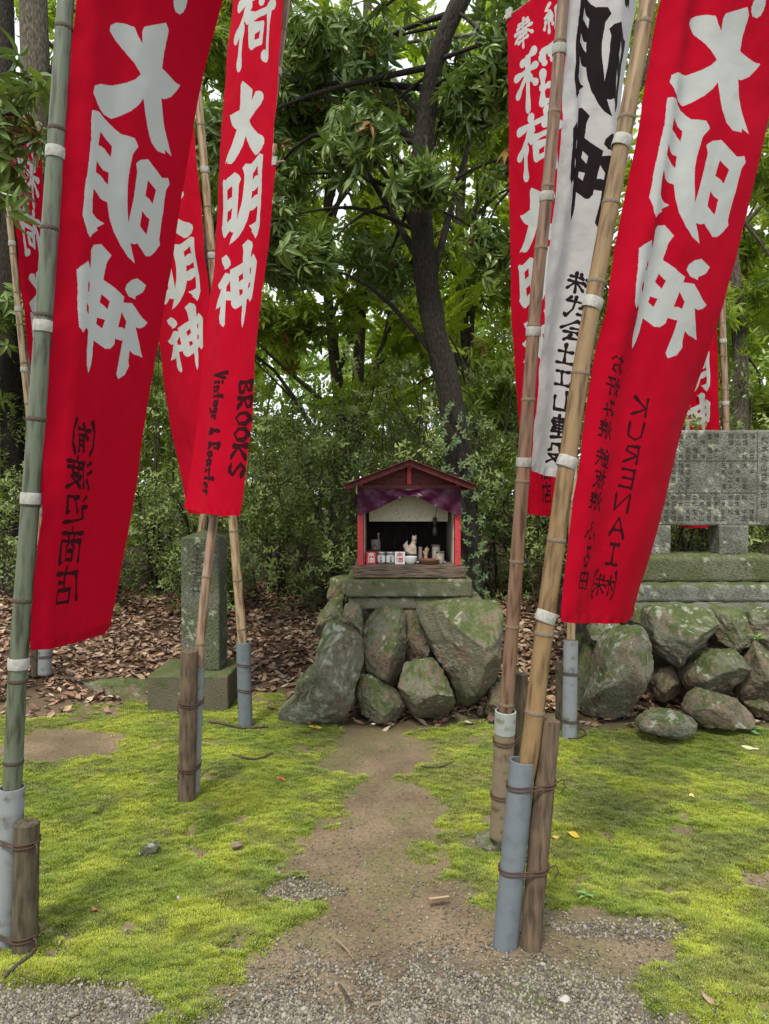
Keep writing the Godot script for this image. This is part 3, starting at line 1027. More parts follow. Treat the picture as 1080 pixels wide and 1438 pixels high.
# clumps: [centre, radii, how far up the trunk its limb leaves]
func tree(called: String, label: String, group: String, pts: Array, r0: float, r1: float, clumps: Array, kind: Dictionary, sd: int, twigs := 9, per := 8) -> Node3D:
	var base: Vector3 = pts[0]
	var t := thing(called, label, "tree", base, 0.0, group)
	var r3 := RandomNumberGenerator.new()
	r3.seed = sd
	var local := []
	for q in pts: local.append(q - base)
	local[0].y -= 0.15
	var path := smooth_path(local, 10)
	part("trunk", tube(path, spread(r0, r1, path.size()), 16, 0.22, sd * 1.7), kind.bark, t)
	var where := []
	var tints := []
	for cl in clumps:
		var c: Vector3 = cl[0] - base
		var rr: Vector3 = cl[1]
		var i0 := clampi(int(cl[2] * (path.size() - 1)), 1, path.size() - 1)
		var from: Vector3 = path[i0]
		var st := SurfaceTool.new()
		st.begin(Mesh.PRIMITIVE_TRIANGLES)
		var reach := from.distance_to(c)
		var mid := from.lerp(c, 0.5) + Vector3(r3.randf_range(-0.12, 0.12), r3.randf_range(-0.02, 0.22), r3.randf_range(-0.12, 0.12)) * reach
		var lp := smooth_path([from, mid, c], 4)
		var lr := clampf(reach * 0.011 + 0.01, 0.014, r0 * 0.5)
		st.append_from(tube(lp, spread(lr, 0.006, lp.size()), 6, 0.1), 0, Transform3D())
		for k in twigs:
			var tip := c + in_ball(r3) * rr
			var s: Vector3 = lp[lp.size() - 1 - r3.randi() % 3]
			var bend := s.lerp(tip, 0.55) + Vector3(r3.randf_range(-1, 1), r3.randf_range(-0.3, 1), r3.randf_range(-1, 1)) * 0.1 * rr
			st.append_from(tube([s, bend, tip], [0.006, 0.004, 0.0018], 3), 0, Transform3D())
			for j in per:
				var u := r3.randf_range(0.25, 1.0)
				var at := (s.lerp(bend, u * 2.0) if u < 0.5 else bend.lerp(tip, u * 2.0 - 1.0)) + in_ball(r3) * 0.16
				var dir := (tip - s).normalized() * 0.6 + Vector3(0, kind.lift, 0) + in_ball(r3) * 0.8
				where.append(Transform3D(facing(dir, r3, r3.randf_range(0.75, 1.25) * kind.size), at))
				var v := r3.randf()
				var cc: Color = kind.a.lerp(kind.b, v)
				if r3.randf() < 0.02: cc = kind.odd
				tints.append(cc)
		part("limb", st.commit(), kind.bark, t)
	copies("crown", kind.mesh, kind.leaf, where, tints, t).set_meta("kind", "stuff")
	return t


func shrub(label: String, base: Vector3, height: float, wide: float, kind: Dictionary, sd: int, stems := 9, per := 60) -> void:
	base.y = ground_at(base.x, base.z)
	var t := thing("shrub", label, "shrub", base, 0.0, "shrubs of the thicket behind the bank")
	var r3 := RandomNumberGenerator.new()
	r3.seed = sd
	var where := []
	var tints := []
	for k in stems:
		var a := r3.randf() * TAU
		var out := Vector3(cos(a), 0, sin(a)) * wide * sqrt(r3.randf())
		var foot := Vector3(cos(a), 0, sin(a)) * r3.randf_range(0.03, 0.25) + Vector3(0, -0.08, 0)
		var h := height * r3.randf_range(0.6, 1.0)
		var p := [foot, foot + out * 0.15 + Vector3(r3.randf_range(-0.1, 0.1), h * 0.3, r3.randf_range(-0.1, 0.1)), foot + out * 0.5 + Vector3(r3.randf_range(-0.15, 0.15), h * 0.65, r3.randf_range(-0.15, 0.15)), foot + out + Vector3(0, h, 0)]
		var path := smooth_path(p, 4)
		var st := SurfaceTool.new()
		st.begin(Mesh.PRIMITIVE_TRIANGLES)
		st.append_from(tube(path, spread(r3.randf_range(0.012, 0.028), 0.004, path.size()), 5, 0.15, k * 3.0), 0, Transform3D())
		for j in 11:
			var i0 := r3.randi_range(2, path.size() - 2)
			var s: Vector3 = path[i0]
			var rise := float(i0) / path.size()
			var tip := s + Vector3(r3.randf_range(-1, 1), r3.randf_range(-0.35, 0.7), r3.randf_range(-1, 1)) * r3.randf_range(0.3, 0.75)
			var bend := s.lerp(tip, 0.5) + in_ball(r3) * 0.1
			st.append_from(tube([s, bend, tip], [0.007, 0.004, 0.002], 3), 0, Transform3D())
			var n := int(per / 11.0 * (0.35 + 1.2 * rise))
			for q in n:
				var u := r3.randf_range(0.3, 1.0)
				where.append(Transform3D(facing(Vector3(0, kind.lift, 0) + in_ball(r3), r3, r3.randf_range(0.75, 1.3) * kind.size), s.lerp(tip, u) + in_ball(r3) * 0.15))
				tints.append(kind.a.lerp(kind.b, r3.randf()))
		part("stem", st.commit(), M.stem, t)
	copies("foliage", kind.mesh, kind.leaf, where, tints, t).set_meta("kind", "stuff")


func cloud_of_clumps(n: int, lo: Vector3, hi: Vector3, r: float, sd: int, low_ratio := 0.35) -> Array:
	var r3 := RandomNumberGenerator.new()
	r3.seed = sd
	var o := []
	for k in n:
		var c := Vector3(r3.randf_range(lo.x, hi.x), r3.randf_range(lo.y, hi.y), r3.randf_range(lo.z, hi.z))
		var s := r * r3.randf_range(0.7, 1.2)
		var up := (c.y - lo.y) / maxf(0.1, hi.y - lo.y)
		o.append([c, Vector3(s * 1.15, s * 0.75, s), clampf(lerpf(low_ratio, 0.97, up) + r3.randf_range(-0.22, 0.1), 0.15, 1.0)])
	return o


func build_woods() -> void:
	var glossy := leafy(Color.WHITE, 0.36, 0.7)
	var soft := leafy(Color.WHITE, 0.5, 1.0)
	var small := leafy(Color.WHITE, 0.5, 0.5)
	var laurel := {"mesh": sprig("whorl"), "leaf": glossy, "a": Color(0.095, 0.16, 0.045), "b": Color(0.2, 0.29, 0.075), "odd": Color(0.22, 0.13, 0.03), "bark": M.bark, "lift": 0.35, "size": 1.0}
	var pale := laurel.duplicate()
	pale.bark = M.bark_pale
	pale.leaf = soft
	pale.a = Color(0.15, 0.235, 0.035)
	pale.b = Color(0.33, 0.43, 0.06)
	var bright := {"mesh": sprig("spray"), "leaf": soft, "a": Color(0.3, 0.42, 0.035), "b": Color(0.48, 0.6, 0.07), "odd": Color(0.34, 0.36, 0.05), "bark": M.bark_pale, "lift": 0.1, "size": 1.3}
	var bush := {"mesh": sprig("small_leaves"), "leaf": small, "a": Color(0.13, 0.19, 0.055), "b": Color(0.26, 0.34, 0.1), "odd": Color(0.2, 0.2, 0.05), "bark": M.stem, "lift": 0.4, "size": 1.05}
	# the leaning dark tree behind the shrine
	var cl := cloud_of_clumps(8, Vector3(-1.7, 3.3, -8.0), Vector3(0.0, 6.6, -7.0), 0.55, 5)
	cl.append_array(cloud_of_clumps(9, Vector3(-1.4, 5.3, -8.0), Vector3(1.9, 6.8, -6.8), 0.55, 15))
	cl.append_array(cloud_of_clumps(7, Vector3(-1.5, 3.9, -6.6), Vector3(-0.15, 6.2, -5.7), 0.42, 6, 0.6))
	cl.append_array(cloud_of_clumps(5, Vector3(0.75, 4.2, -6.4), Vector3(1.5, 6.2, -5.8), 0.4, 7, 0.6))
	cl.append([Vector3(-0.679, 3.507, -6.300), Vector3(0.6, 0.16, 0.4), 0.5])
	cl.append([Vector3(1.020, 3.730, -6.500), Vector3(0.35, 0.3, 0.35), 0.5])
	cl.append([Vector3(0.299, 4.084, -6.100), Vector3(0.16, 0.1, 0.12), 0.62])
	var main := tree("leaning_tree", "dark leaning tree with broken branch stub, rising behind the shrine", "trees of the wood", [Vector3(0.841, 0.265, -6.700), Vector3(0.755, 1.106, -6.700), Vector3(0.600, 2.413, -6.650), Vector3(0.421, 3.182, -6.600), Vector3(0.334, 3.876, -6.550), Vector3(0.319, 4.368, -6.500), Vector3(0.392, 5.041, -6.450), Vector3(0.515, 5.516, -6.400), Vector3(0.803, 6.143, -6.400), Vector3(1.211, 7.363, -6.500)], 0.125, 0.066, cl, laurel, 21)
	var a: Vector3 = Vector3(0.319, 4.145, -6.500) - main.position
	var b: Vector3 = Vector3(0.227, 4.282, -6.420) - main.position
	var c: Vector3 = Vector3(0.175, 4.390, -6.380) - main.position
	part("broken_branch", tube([a, b, c], [0.065, 0.055, 0.032], 9, 0.5, 4.0), grained(lin(0.2, 0.09, 0.045), M.fine, Vector3(10, 3, 10), 0.9), main)
	var r3 := RandomNumberGenerator.new()
	r3.seed = 17
	var ivy := []
	var ivy_c := []
	for k in 70:
		var y := r3.randf_range(560, 860)
		var d := 6.5
		var px := lerpf(630, 665, (y - 560) / 300.0) + r3.randf_range(-24, 26)
		ivy.append(Transform3D(facing(Vector3(r3.randf_range(-0.5, 0.5), 0.4, 1), r3, 0.8), Vector3((px - 540) / 1020.0 * d, 1.5 + (700 - y) / 1020.0 * d, -d + r3.randf_range(0.0, 0.06)) - main.position))
		ivy_c.append(Color(0.06, 0.12, 0.04).lerp(Color(0.12, 0.18, 0.06), r3.randf()))
	copies("ivy", bush.mesh, small, ivy, ivy_c, main).set_meta("kind", "stuff")
	var woods := [
		["evergreen_tree", "pale slim trunk far behind, left of the leaning tree", [Vector3(-0.5, 0.4, -9.6), Vector3(-0.35, 3.0, -9.5), Vector3(-0.25, 5.5, -9.4), Vector3(-0.2, 9.5, -9.4)], 0.085, 0.05, cloud_of_clumps(10, Vector3(-2.4, 3.8, -10.0), Vector3(0.6, 9.0, -8.6), 0.75, 31), pale],
		["evergreen_tree", "slim dark trunk at the far left edge of the wood", [Vector3(-4.05, 0.4, -8.0), Vector3(-4.1, 3.0, -8.0), Vector3(-4.12, 6.0, -8.0), Vector3(-4.2, 9.0, -8.0)], 0.13, 0.09, cloud_of_clumps(13, Vector3(-5.6, 2.4, -9.0), Vector3(-3.0, 6.2, -7.0), 0.7, 32), laurel],
		["evergreen_tree", "thicker grey trunk second from the left edge", [Vector3(-3.55, 0.4, -7.6), Vector3(-3.6, 3.0, -7.6), Vector3(-3.62, 6.0, -7.6), Vector3(-3.7, 9.0, -7.7)], 0.16, 0.12, cloud_of_clumps(13, Vector3(-4.4, 2.2, -8.8), Vector3(-1.8, 7.0, -7.9), 0.7, 33), pale],
		["evergreen_tree", "slanting pale tree between the left banners", [Vector3(-2.3, 0.4, -8.7), Vector3(-2.2, 3.0, -8.6), Vector3(-1.95, 5.3, -8.5), Vector3(-1.5, 7.2, -8.4), Vector3(-1.0, 9.0, -8.4)], 0.09, 0.05, cloud_of_clumps(9, Vector3(-2.9, 3.4, -9.2), Vector3(-0.6, 7.6, -7.7), 0.65, 34), pale],
		["evergreen_tree", "leafy dark tree behind the stone tablet", [Vector3(4.1, 0.4, -8.6), Vector3(4.2, 3.0, -8.6), Vector3(4.0, 5.5, -8.6), Vector3(4.1, 8.5, -8.6)], 0.1, 0.06, cloud_of_clumps(10, Vector3(2.9, 2.2, -9.4), Vector3(5.4, 6.0, -7.4), 0.65, 35), pale],
		["evergreen_tree", "dark tree behind the white banner, right of the shrine", [Vector3(2.1, 0.4, -8.9), Vector3(2.0, 3.0, -8.8), Vector3(1.95, 5.5, -8.7), Vector3(1.8, 8.8, -8.7)], 0.09, 0.05, cloud_of_clumps(9, Vector3(0.8, 2.4, -9.4), Vector3(3.0, 7.0, -7.9), 0.62, 36), pale],
		["evergreen_tree", "evergreen whose leafy branch hangs in at the left edge", [Vector3(-3.3, 0.0, -4.4), Vector3(-3.25, 2.0, -4.4), Vector3(-3.2, 4.2, -4.3), Vector3(-3.1, 6.5, -4.3)], 0.12, 0.07, [[Vector3(-2.05, 3.62, -4.05), Vector3(0.2, 0.24, 0.2), 0.55], [Vector3(-2.16, 3.3, -4.1), Vector3(0.14, 0.2, 0.2), 0.5], [Vector3(-2.5, 3.8, -4.3), Vector3(0.3, 0.3, 0.3), 0.6]], laurel],
	]
	for i in woods.size():
		var w: Array = woods[i]
		w[2][0].y = ground_at(w[2][0].x, w[2][0].z)
		tree(w[0], w[1], "trees of the wood", w[2], w[3], w[4], w[5], w[6], 50 + i, 9 if i < 6 else 5, 9 if i < 6 else 6)
	var lit := [[-6.2, 11.5], [-4.2, 10.8], [-2.4, 10.9], [-0.7, 10.0], [1.1, 9.8], [3.0, 10.8], [4.9, 10.6], [6.8, 11.6]]
	var side := ["at the far left", "behind the left pole", "behind the left banners", "left of the leaning tree", "right of the leaning tree", "behind the white banner", "behind the right front banner", "at the far right"]
	for i in lit.size():
		var x: float = lit[i][0]
		var d: float = lit[i][1]
		var g := ground_at(x, -d)
		var tops := cloud_of_clumps(21, Vector3(x - 1.7, 1.6, -d - 1.2), Vector3(x + 1.7, 9.0, -d + 1.2), 0.85, 80 + i, 0.2)
		tree("young_tree", "bright yellow green young tree " + side[i], "sunlit young trees", [Vector3(x, g, -d), Vector3(x + 0.1, 2.5, -d), Vector3(x - 0.1, 5.0, -d), Vector3(x + 0.2, 8.5, -d)], 0.1, 0.04, tops, bright, 80 + i, 9, 10)
	var rows := [[-4.9, 7.6], [-4.1, 8.3], [-3.3, 7.3], [-2.6, 8.2], [-1.9, 7.5], [-1.2, 8.1], [-0.55, 7.6], [0.1, 8.2], [0.6, 7.7], [1.25, 8.0], [1.75, 7.3], [2.4, 7.9], [3.1, 7.5], [3.8, 8.1], [4.5, 7.5]]
	var where := ["at the very left end of the thicket", "behind the far left banner", "behind the front left banner", "between the front left banner and pillar", "behind the stone pillar", "right of the stone pillar", "left of the shrine's boulders", "just left of the shrine roof", "directly behind the shrine", "at the foot of the leaning tree", "behind the two right poles", "between right poles and tablet", "left behind the stone tablet", "behind the tablet's legs", "at the very right end of the thicket"]
	for i in rows.size():
		shrub("twiggy small leaved shrub " + where[i], Vector3(rows[i][0], 0, -rows[i][1]), 2.4 + 0.7 * sin(i * 2.7), 0.75, bush, 121 + i, 12, 64)
	# the wood goes on behind as one mass
	var wide := []
	var tint := []
	var r4 := RandomNumberGenerator.new()
	r4.seed = 4
	for k in 11500:
		var d := r4.randf_range(16.0, 24.0)
		var x := r4.randf_range(-0.75, 0.75) * d
		var top := 7.5 + 3.0 * nf.get_noise_2d(x * 0.3, d * 0.3)
		var y := r4.randf_range(0.4, top)
		if nf.get_noise_3d(x * 0.55, y * 0.7, d * 0.35) < -0.12: continue
		wide.append(Transform3D(facing(Vector3(0, 0.2, 0) + in_ball(r4), r4, r4.randf_range(2.0, 3.4)), Vector3(x, y, -d)))
		tint.append(Color(0.14, 0.24, 0.03).lerp(Color(0.3, 0.42, 0.06), r4.randf()))
	var far := copies(numbered("distant_wood"), bright.mesh, soft, wide, tint, self)
	far.set_meta("kind", "stuff")
	tag(far, "green mass of distant trees closing the view", "wood")


# ---------------------------------------------------------------- the red shrine and what stands in it
func build_shrine() -> void:
	var t := thing("small_shrine", "little red wooden shrine with gabled roof and purple curtain", "shrine", Vector3(0.175, 0.93, -5.5))
	var half := 0.345
	var front := 0.33
	# base boards
	var base := part("base_beam", block(Vector3(0.80, 0.085, 0.07), 0.008), M.old_wood, t, Vector3(0, 0.046, front))
	part("base_beam", block(Vector3(0.80, 0.085, 0.07), 0.008), M.old_wood, t, Vector3(0, 0.046, -front))
	for s in [-1.0, 1.0]:
		part("base_beam_end", block(Vector3(0.075, 0.075, 0.6), 0.008), M.old_wood, t, Vector3(s * 0.36, 0.043, 0))
	for k in 6:
		part("floor_board", block(Vector3(0.66, 0.018, 0.118), 0.003), M.old_wood, t, Vector3(0, 0.089, -0.3 + k * 0.12 + 0.004))
	for s in [-1.0, 1.0]:
		for f in [front, -front + 0.02]:
			part("post", block(Vector3(0.042, 0.545, 0.042), 0.004), M.red_paint, t, Vector3(s * half, 0.363, f))
		part("side_wall", block(Vector3(0.012, 0.54, 0.6), 0.002), M.red_dull, t, Vector3(s * (half + 0.004), 0.36, 0.0))
		part("inner_lining", block(Vector3(0.008, 0.5, 0.55), 0.002), M.cream, t, Vector3(s * (half - 0.026), 0.35, 0.02))
	part("back_wall", block(Vector3(0.68, 0.54, 0.014), 0.002), M.dark_wood, t, Vector3(0, 0.36, -front + 0.005))
	part("hanging_board", block(Vector3(0.575, 0.22, 0.01), 0.002), M.cream, t, Vector3(0, 0.512, 0.2))
	part("inner_altar", block(Vector3(0.5, 0.07, 0.2), 0.004), M.dark_wood, t, Vector3(0, 0.134, -0.17))
	for k in 5:
		part("lattice_bar", block(Vector3(0.012, 0.28, 0.012), 0.002), M.dark_wood, t, Vector3(-0.2 + k * 0.1, 0.31, -0.22))
	part("ceiling", block(Vector3(0.7, 0.01, 0.62), 0.002), M.dark_wood, t, Vector3(0, 0.632, 0))
	part("lintel", block(Vector3(0.735, 0.035, 0.046), 0.004), M.red_dull, t, Vector3(0, 0.653, front + 0.012))
	part("lintel", block(Vector3(0.735, 0.035, 0.046), 0.004), M.red_dull, t, Vector3(0, 0.653, -front))
	# gables
	for f in [front - 0.005, -front]:
		part("gable_panel", slab(PackedVector2Array([Vector2(-0.36, 0.66), Vector2(0.36, 0.66), Vector2(0.0, 0.815)]), 0.012), M.red_dull, t, Vector3(0, 0, f))
	part("gable_strut", block(Vector3(0.032, 0.145, 0.02), 0.003), M.red_paint, t, Vector3(0, 0.737, front + 0.014))
	# roof: two boarded slopes under a thin red sheet, barge boards at the gable ends
	for s in [-1.0, 1.0]:
		var run := Vector2(0.455, -0.175)
		var ang := atan2(run.y, run.x)
		var mid := Vector3(s * run.x * 0.5, 0.832 + run.y * 0.5, 0.03)
		var slope := part("roof_slope", block(Vector3(run.length(), 0.012, 0.86), 0.003), M.red_dull, t, mid, Vector3(0, 0, s * ang))
		part("roof_sheet", block(Vector3(run.length() + 0.02, 0.004, 0.9), 0.001), grained(lin(0.2, 0.06, 0.05), M.fine, Vector3.ONE * 4.0, 0.5), slope, Vector3(s * 0.006, 0.0085, 0))
		part("barge_board", block(Vector3(run.length() - 0.01, 0.03, 0.014), 0.003), M.red_dull, slope, Vector3(0, -0.02, 0.42))
		part("eaves_board", block(Vector3(0.014, 0.026, 0.84), 0.003), M.red_paint, slope, Vector3(s * (run.length() * 0.5 - 0.012), -0.018, 0))
		part("purlin_end", block(Vector3(0.03, 0.03, 0.1), 0.003), M.red_paint, t, Vector3(s * half, 0.67, front + 0.05))
	part("ridge_end", block(Vector3(0.036, 0.036, 0.1), 0.003), M.red_paint, t, Vector3(0, 0.797, front + 0.04))
	# the purple curtain with its raised middle
	var nu := 61
	var nv := 12
	var p := PackedVector3Array()
	var uv := PackedVector2Array()
	for r in nv:
		for c in nu:
			var u := float(c) / (nu - 1)
			var k := absf(u - 0.5) * 2.0
			var low := lerpf(0.572, 0.466, pow(smoothstep(0.0, 1.0, k), 0.85)) + 0.02 * (1.0 - k) - 0.012 * k
			var v := float(r) / (nv - 1)
			var z := front + 0.045 + 0.008 * sin(k * 16.0 + v * 5.0) * (0.3 + v) + 0.006 * nz.get_noise_2d(u * 9.0, v * 3.0)
			p.append(Vector3((u - 0.5) * 0.735, lerpf(0.638, low, v), z))
			uv.append(Vector2(u, v))
	part("curtain", sheet(p, nu, nv, uv), M.purple, t)


# joined round shapes as one skin (surface nets over a field of tapered capsules)
func skin(bones: Array, cell: float, k: float) -> ArrayMesh:
	var lo := Vector3.ONE * 1e9
	var hi := -lo
	for b in bones:
		for i in 2:
			lo = lo.min(b[i] - Vector3.ONE * (b[2 + i] + cell * 3))
			hi = hi.max(b[i] + Vector3.ONE * (b[2 + i] + cell * 3))
	var n := Vector3i(((hi - lo) / cell).ceil()) + Vector3i.ONE
	var f := PackedFloat32Array()
	f.resize(n.x * n.y * n.z)
	for z in n.z:
		for y in n.y:
			for x in n.x:
				var p := lo + Vector3(x, y, z) * cell
				var d := 1e3
				for b in bones:
					var ab: Vector3 = b[1] - b[0]
					var t := clampf((p - b[0]).dot(ab) / maxf(ab.length_squared(), 1e-9), 0.0, 1.0)
					var e: float = p.distance_to(b[0] + ab * t) - lerpf(b[2], b[3], t)
					var h := clampf(0.5 + 0.5 * (d - e) / k, 0.0, 1.0)
					d = lerpf(d, e, h) - k * h * (1.0 - h)
				f[(z * n.y + y) * n.x + x] = d
	var st := SurfaceTool.new()
	st.begin(Mesh.PRIMITIVE_TRIANGLES)
	st.set_smooth_group(0)
	var at := {}
	var count := 0
	var off := [1, n.x, n.x * n.y]
	for z in n.z - 1:
		for y in n.y - 1:
			for x in n.x - 1:
				var i := (z * n.y + y) * n.x + x
				var s := Vector3.ZERO
				var m := 0
				for a in 3:
					for e in 4:
						var q := Vector3i.ZERO
						q[(a + 1) % 3] = e & 1
						q[(a + 2) % 3] = e >> 1
						var j: int = i + q.x * off[0] + q.y * off[1] + q.z * off[2]
						var v0 := f[j]
						var v1 := f[j + off[a]]
						if (v0 < 0.0) != (v1 < 0.0):
							var w := Vector3(q)
							w[a] += v0 / (v0 - v1)
							s += w
							m += 1
				if m:
					at[i] = count
					count += 1
					st.add_vertex(lo + (Vector3(x, y, z) + s / m) * cell)
	for z in range(1, n.z - 1):
		for y in range(1, n.y - 1):
			for x in range(1, n.x - 1):
				var i := (z * n.y + y) * n.x + x
				for a in 3:
					var v0 := f[i]
					var v1 := f[i + off[a]]
					if (v0 < 0.0) != (v1 < 0.0):
						var b: int = off[(a + 1) % 3]
						var c: int = off[(a + 2) % 3]
						var q := [at[i], at[i - b], at[i - b - c], at[i - c]]
						if v0 < 0.0: q = [q[0], q[3], q[2], q[1]]
						for g in [0, 1, 2, 0, 2, 3]: st.add_index(q[g])
	st.generate_normals()
	return st.commit()


func cup(label: String, at: Vector3, print_col: Material) -> void:
	var t := thing("sake_cup", label, "jar", at, 0.0, "glass sake cups in the shrine")
	part("glass_body", lathe([Vector2(0, 0), Vector2(0.028, 0.0), Vector2(0.03, 0.004), Vector2(0.031, 0.068), Vector2(0.0295, 0.074), Vector2(0.0285, 0.068), Vector2(0.0275, 0.006), Vector2(0, 0.005)]), M.glass, t)
	part("label_band", lathe([Vector2(0.0312, 0.012), Vector2(0.0316, 0.013), Vector2(0.0322, 0.058), Vector2(0.0314, 0.059)]), M.white, t)
	part("lid", lathe([Vector2(0, 0.073), Vector2(0.032, 0.073), Vector2(0.0335, 0.075), Vector2(0.0335, 0.084), Vector2(0.0325, 0.086), Vector2(0, 0.086)]), M.lid, t)
	var list := []
	for g in [["rice", 0.047], ["big_s", 0.034], ["wine", 0.021]]:
		for s in STROKES[g[0]]:
			var o := []
			for q in s: o.append(Vector2((q[0] - 50) * 0.00017, g[1] + (50 - q[1]) * 0.00013))
			list.append(o)
	part("print", strokes_mesh(list, 0.0018, 0.0012), print_col, t, Vector3(0, 0, 0.0322))


func drink_box(label: String, at: Vector3, size: Vector3, body: Material, ink: Material, turn: float) -> void:
	var t := thing("drink_carton", label, "carton", at, turn)
	part("box", block(size, 0.002), body, t, Vector3(0, size.y / 2, 0))
	var list := []
	var y := size.y * 0.78
	for g in ["god", "wine"]:
		for s in STROKES[g]:
			var o := []
			for q in s: o.append(Vector2((q[0] - 50) * size.x * 0.007, y + (50 - q[1]) * size.y * 0.004))
			list.append(o)
		y -= size.y * 0.42
	part("print", strokes_mesh(list, size.x * 0.07, 0.001), ink, t, Vector3(0, 0, size.z / 2 + 0.0002))


func build_offerings() -> void:
	var y := 1.029
	var z := -5.24
	drink_box("small red and white carton by the shrine's left post", Vector3(-0.098, y, z + 0.035), Vector3(0.072, 0.088, 0.05), M.label_red, M.white, 0.12)
	cup("glass cup with white label next to the red carton", Vector3(-0.025, y, z - 0.01), M.ink)
	cup("glass cup with white label next to the white and red carton", Vector3(0.044, y, z - 0.01), M.ink)
	drink_box("small white carton with red print left of the bowl", Vector3(0.112, y, z + 0.03), Vector3(0.072, 0.088, 0.05), M.white, M.label_red, -0.1)
	single("white_bowl", lathe([Vector2(0, 0.0), Vector2(0.028, 0.0), Vector2(0.03, 0.006), Vector2(0.044, 0.02), Vector2(0.048, 0.05), Vector2(0.05, 0.055), Vector2(0.046, 0.054), Vector2(0.042, 0.024), Vector2(0.0, 0.012)]), M.white, "white china bowl in front of the fox figurine", "bowl", Vector3(0.186, y, z + 0.03))
	# seated white fox with raised tail, on a dark stand
	var fx := thing("fox_figurine", "white seated fox figurine in the middle of the shrine", "figurine", Vector3(0.192, y, z - 0.09))
	part("stand", block(Vector3(0.1, 0.06, 0.07), 0.004), M.black, fx, Vector3(0, 0.03, 0))
	var o := Vector3(0, 0.06, 0)
	var body := skin([
		[o + Vector3(-0.012, 0.028, 0), o + Vector3(0.01, 0.05, 0.004), 0.03, 0.026],
		[o + Vector3(0.01, 0.05, 0.004), o + Vector3(0.024, 0.092, 0.006), 0.024, 0.015],
		[o + Vector3(0.024, 0.092, 0.006), o + Vector3(0.026, 0.116, 0.008), 0.014, 0.016],
		[o + Vector3(0.026, 0.118, 0.012), o + Vector3(0.03, 0.111, 0.034), 0.013, 0.005],
		[o + Vector3(0.017, 0.128, 0.004), o + Vector3(0.013, 0.146, 0.002), 0.006, 0.002],
		[o + Vector3(0.036, 0.128, 0.004), o + Vector3(0.04, 0.146, 0.002), 0.006, 0.002],
		[o + Vector3(0.016, 0.05, 0.02), o + Vector3(0.018, 0.006, 0.026), 0.01, 0.007],
		[o + Vector3(0.032, 0.05, 0.016), o + Vector3(0.036, 0.006, 0.022), 0.01, 0.007],
		[o + Vector3(-0.012, 0.016, 0.018), o + Vector3(0.008, 0.006, 0.03), 0.016, 0.007],
		[o + Vector3(-0.03, 0.02, -0.012), o + Vector3(-0.036, 0.06, -0.016), 0.012, 0.017],
		[o + Vector3(-0.036, 0.06, -0.016), o + Vector3(-0.024, 0.098, -0.014), 0.017, 0.004],
	], 0.004, 0.012)
	part("fox_body", body, M.fox, fx)
	single("clay_dish", lathe([Vector2(0, 0), Vector2(0.058, 0.0), Vector2(0.064, 0.006), Vector2(0.078, 0.03), Vector2(0.08, 0.035), Vector2(0.075, 0.034), Vector2(0.06, 0.01), Vector2(0, 0.008)], 24), M.clay, "shallow reddish clay dish at the shrine's right", "dish", Vector3(0.315, y, z + 0.03))
	single("white_tray", block(Vector3(0.24, 0.012, 0.1), 0.003), M.white, "flat white tray beneath the shrine's right hand jars", "tray", Vector3(0.325, y + 0.007, z - 0.08))
	single("slim_vase", lathe([Vector2(0, 0), Vector2(0.014, 0), Vector2(0.017, 0.01), Vector2(0.0135, 0.06), Vector2(0.013, 0.095), Vector2(0.0155, 0.104), Vector2(0.012, 0.102), Vector2(0.011, 0.02), Vector2(0, 0.016)]), M.vase, "slim mauve vase left of the clay dish", "vase", Vector3(0.262, y + 0.013, z - 0.06))
	var sf := thing("small_figurine", "tiny tan figurine with raised arms beside the slim vase", "figurine", Vector3(0.302, y + 0.013, z - 0.075))
	part("body", skin([[Vector3(0, 0.012, 0), Vector3(0, 0.05, 0), 0.016, 0.012], [Vector3(0, 0.05, 0), Vector3(0.002, 0.082, 0), 0.01, 0.012], [Vector3(-0.008, 0.052, 0), Vector3(-0.024, 0.075, 0), 0.006, 0.004], [Vector3(0.008, 0.052, 0), Vector3(0.022, 0.09, 0), 0.006, 0.003], [Vector3(0.006, 0.09, 0), Vector3(0.012, 0.108, 0), 0.005, 0.002]], 0.004, 0.008), grained(lin(0.45, 0.33, 0.22), M.fine, Vector3.ONE * 9.0, 0.6), sf)
	for k in 2:
		var j := thing("glass_jar", ["taller glass jar at the back right inside the shrine", "squat glass jar at the front right inside the shrine"][k], "jar", [Vector3(0.378, y + 0.013, z - 0.09), Vector3(0.402, y, z - 0.005)][k])
		var h: float = [0.105, 0.075][k]
		part("glass_body", lathe([Vector2(0, 0), Vector2(0.028, 0), Vector2(0.03, 0.004), Vector2(0.03, h), Vector2(0.028, h + 0.003), Vector2(0.0275, 0.006), Vector2(0, 0.005)]), M.glass, j)
		part("contents", lathe([Vector2(0, 0.007), Vector2(0.026, 0.007), Vector2(0.026, h * 0.7), Vector2(0, h * 0.7)]), M.amber, j)
		part("lid", lathe([Vector2(0, h + 0.003), Vector2(0.032, h + 0.003), Vector2(0.033, h + 0.013), Vector2(0, h + 0.014)]), grained(lin(0.12, 0.09, 0.06), M.fine, Vector3.ONE * 9.0, 0.6), j)
	var gb := thing("grey_canister", "grey paper canister with dark print at the shrine's back left", "canister", Vector3(-0.07, y, z - 0.1))
	part("stand", block(Vector3(0.09, 0.095, 0.06), 0.003), M.dark_wood, gb, Vector3(0, 0.048, 0))
	part("canister_body", lathe([Vector2(0, 0.096), Vector2(0.028, 0.096), Vector2(0.0305, 0.165), Vector2(0.031, 0.168), Vector2(0, 0.168)]), grained(lin(0.28, 0.27, 0.24), M.fine, Vector3.ONE * 9.0, 0.7), gb)
	var list := []
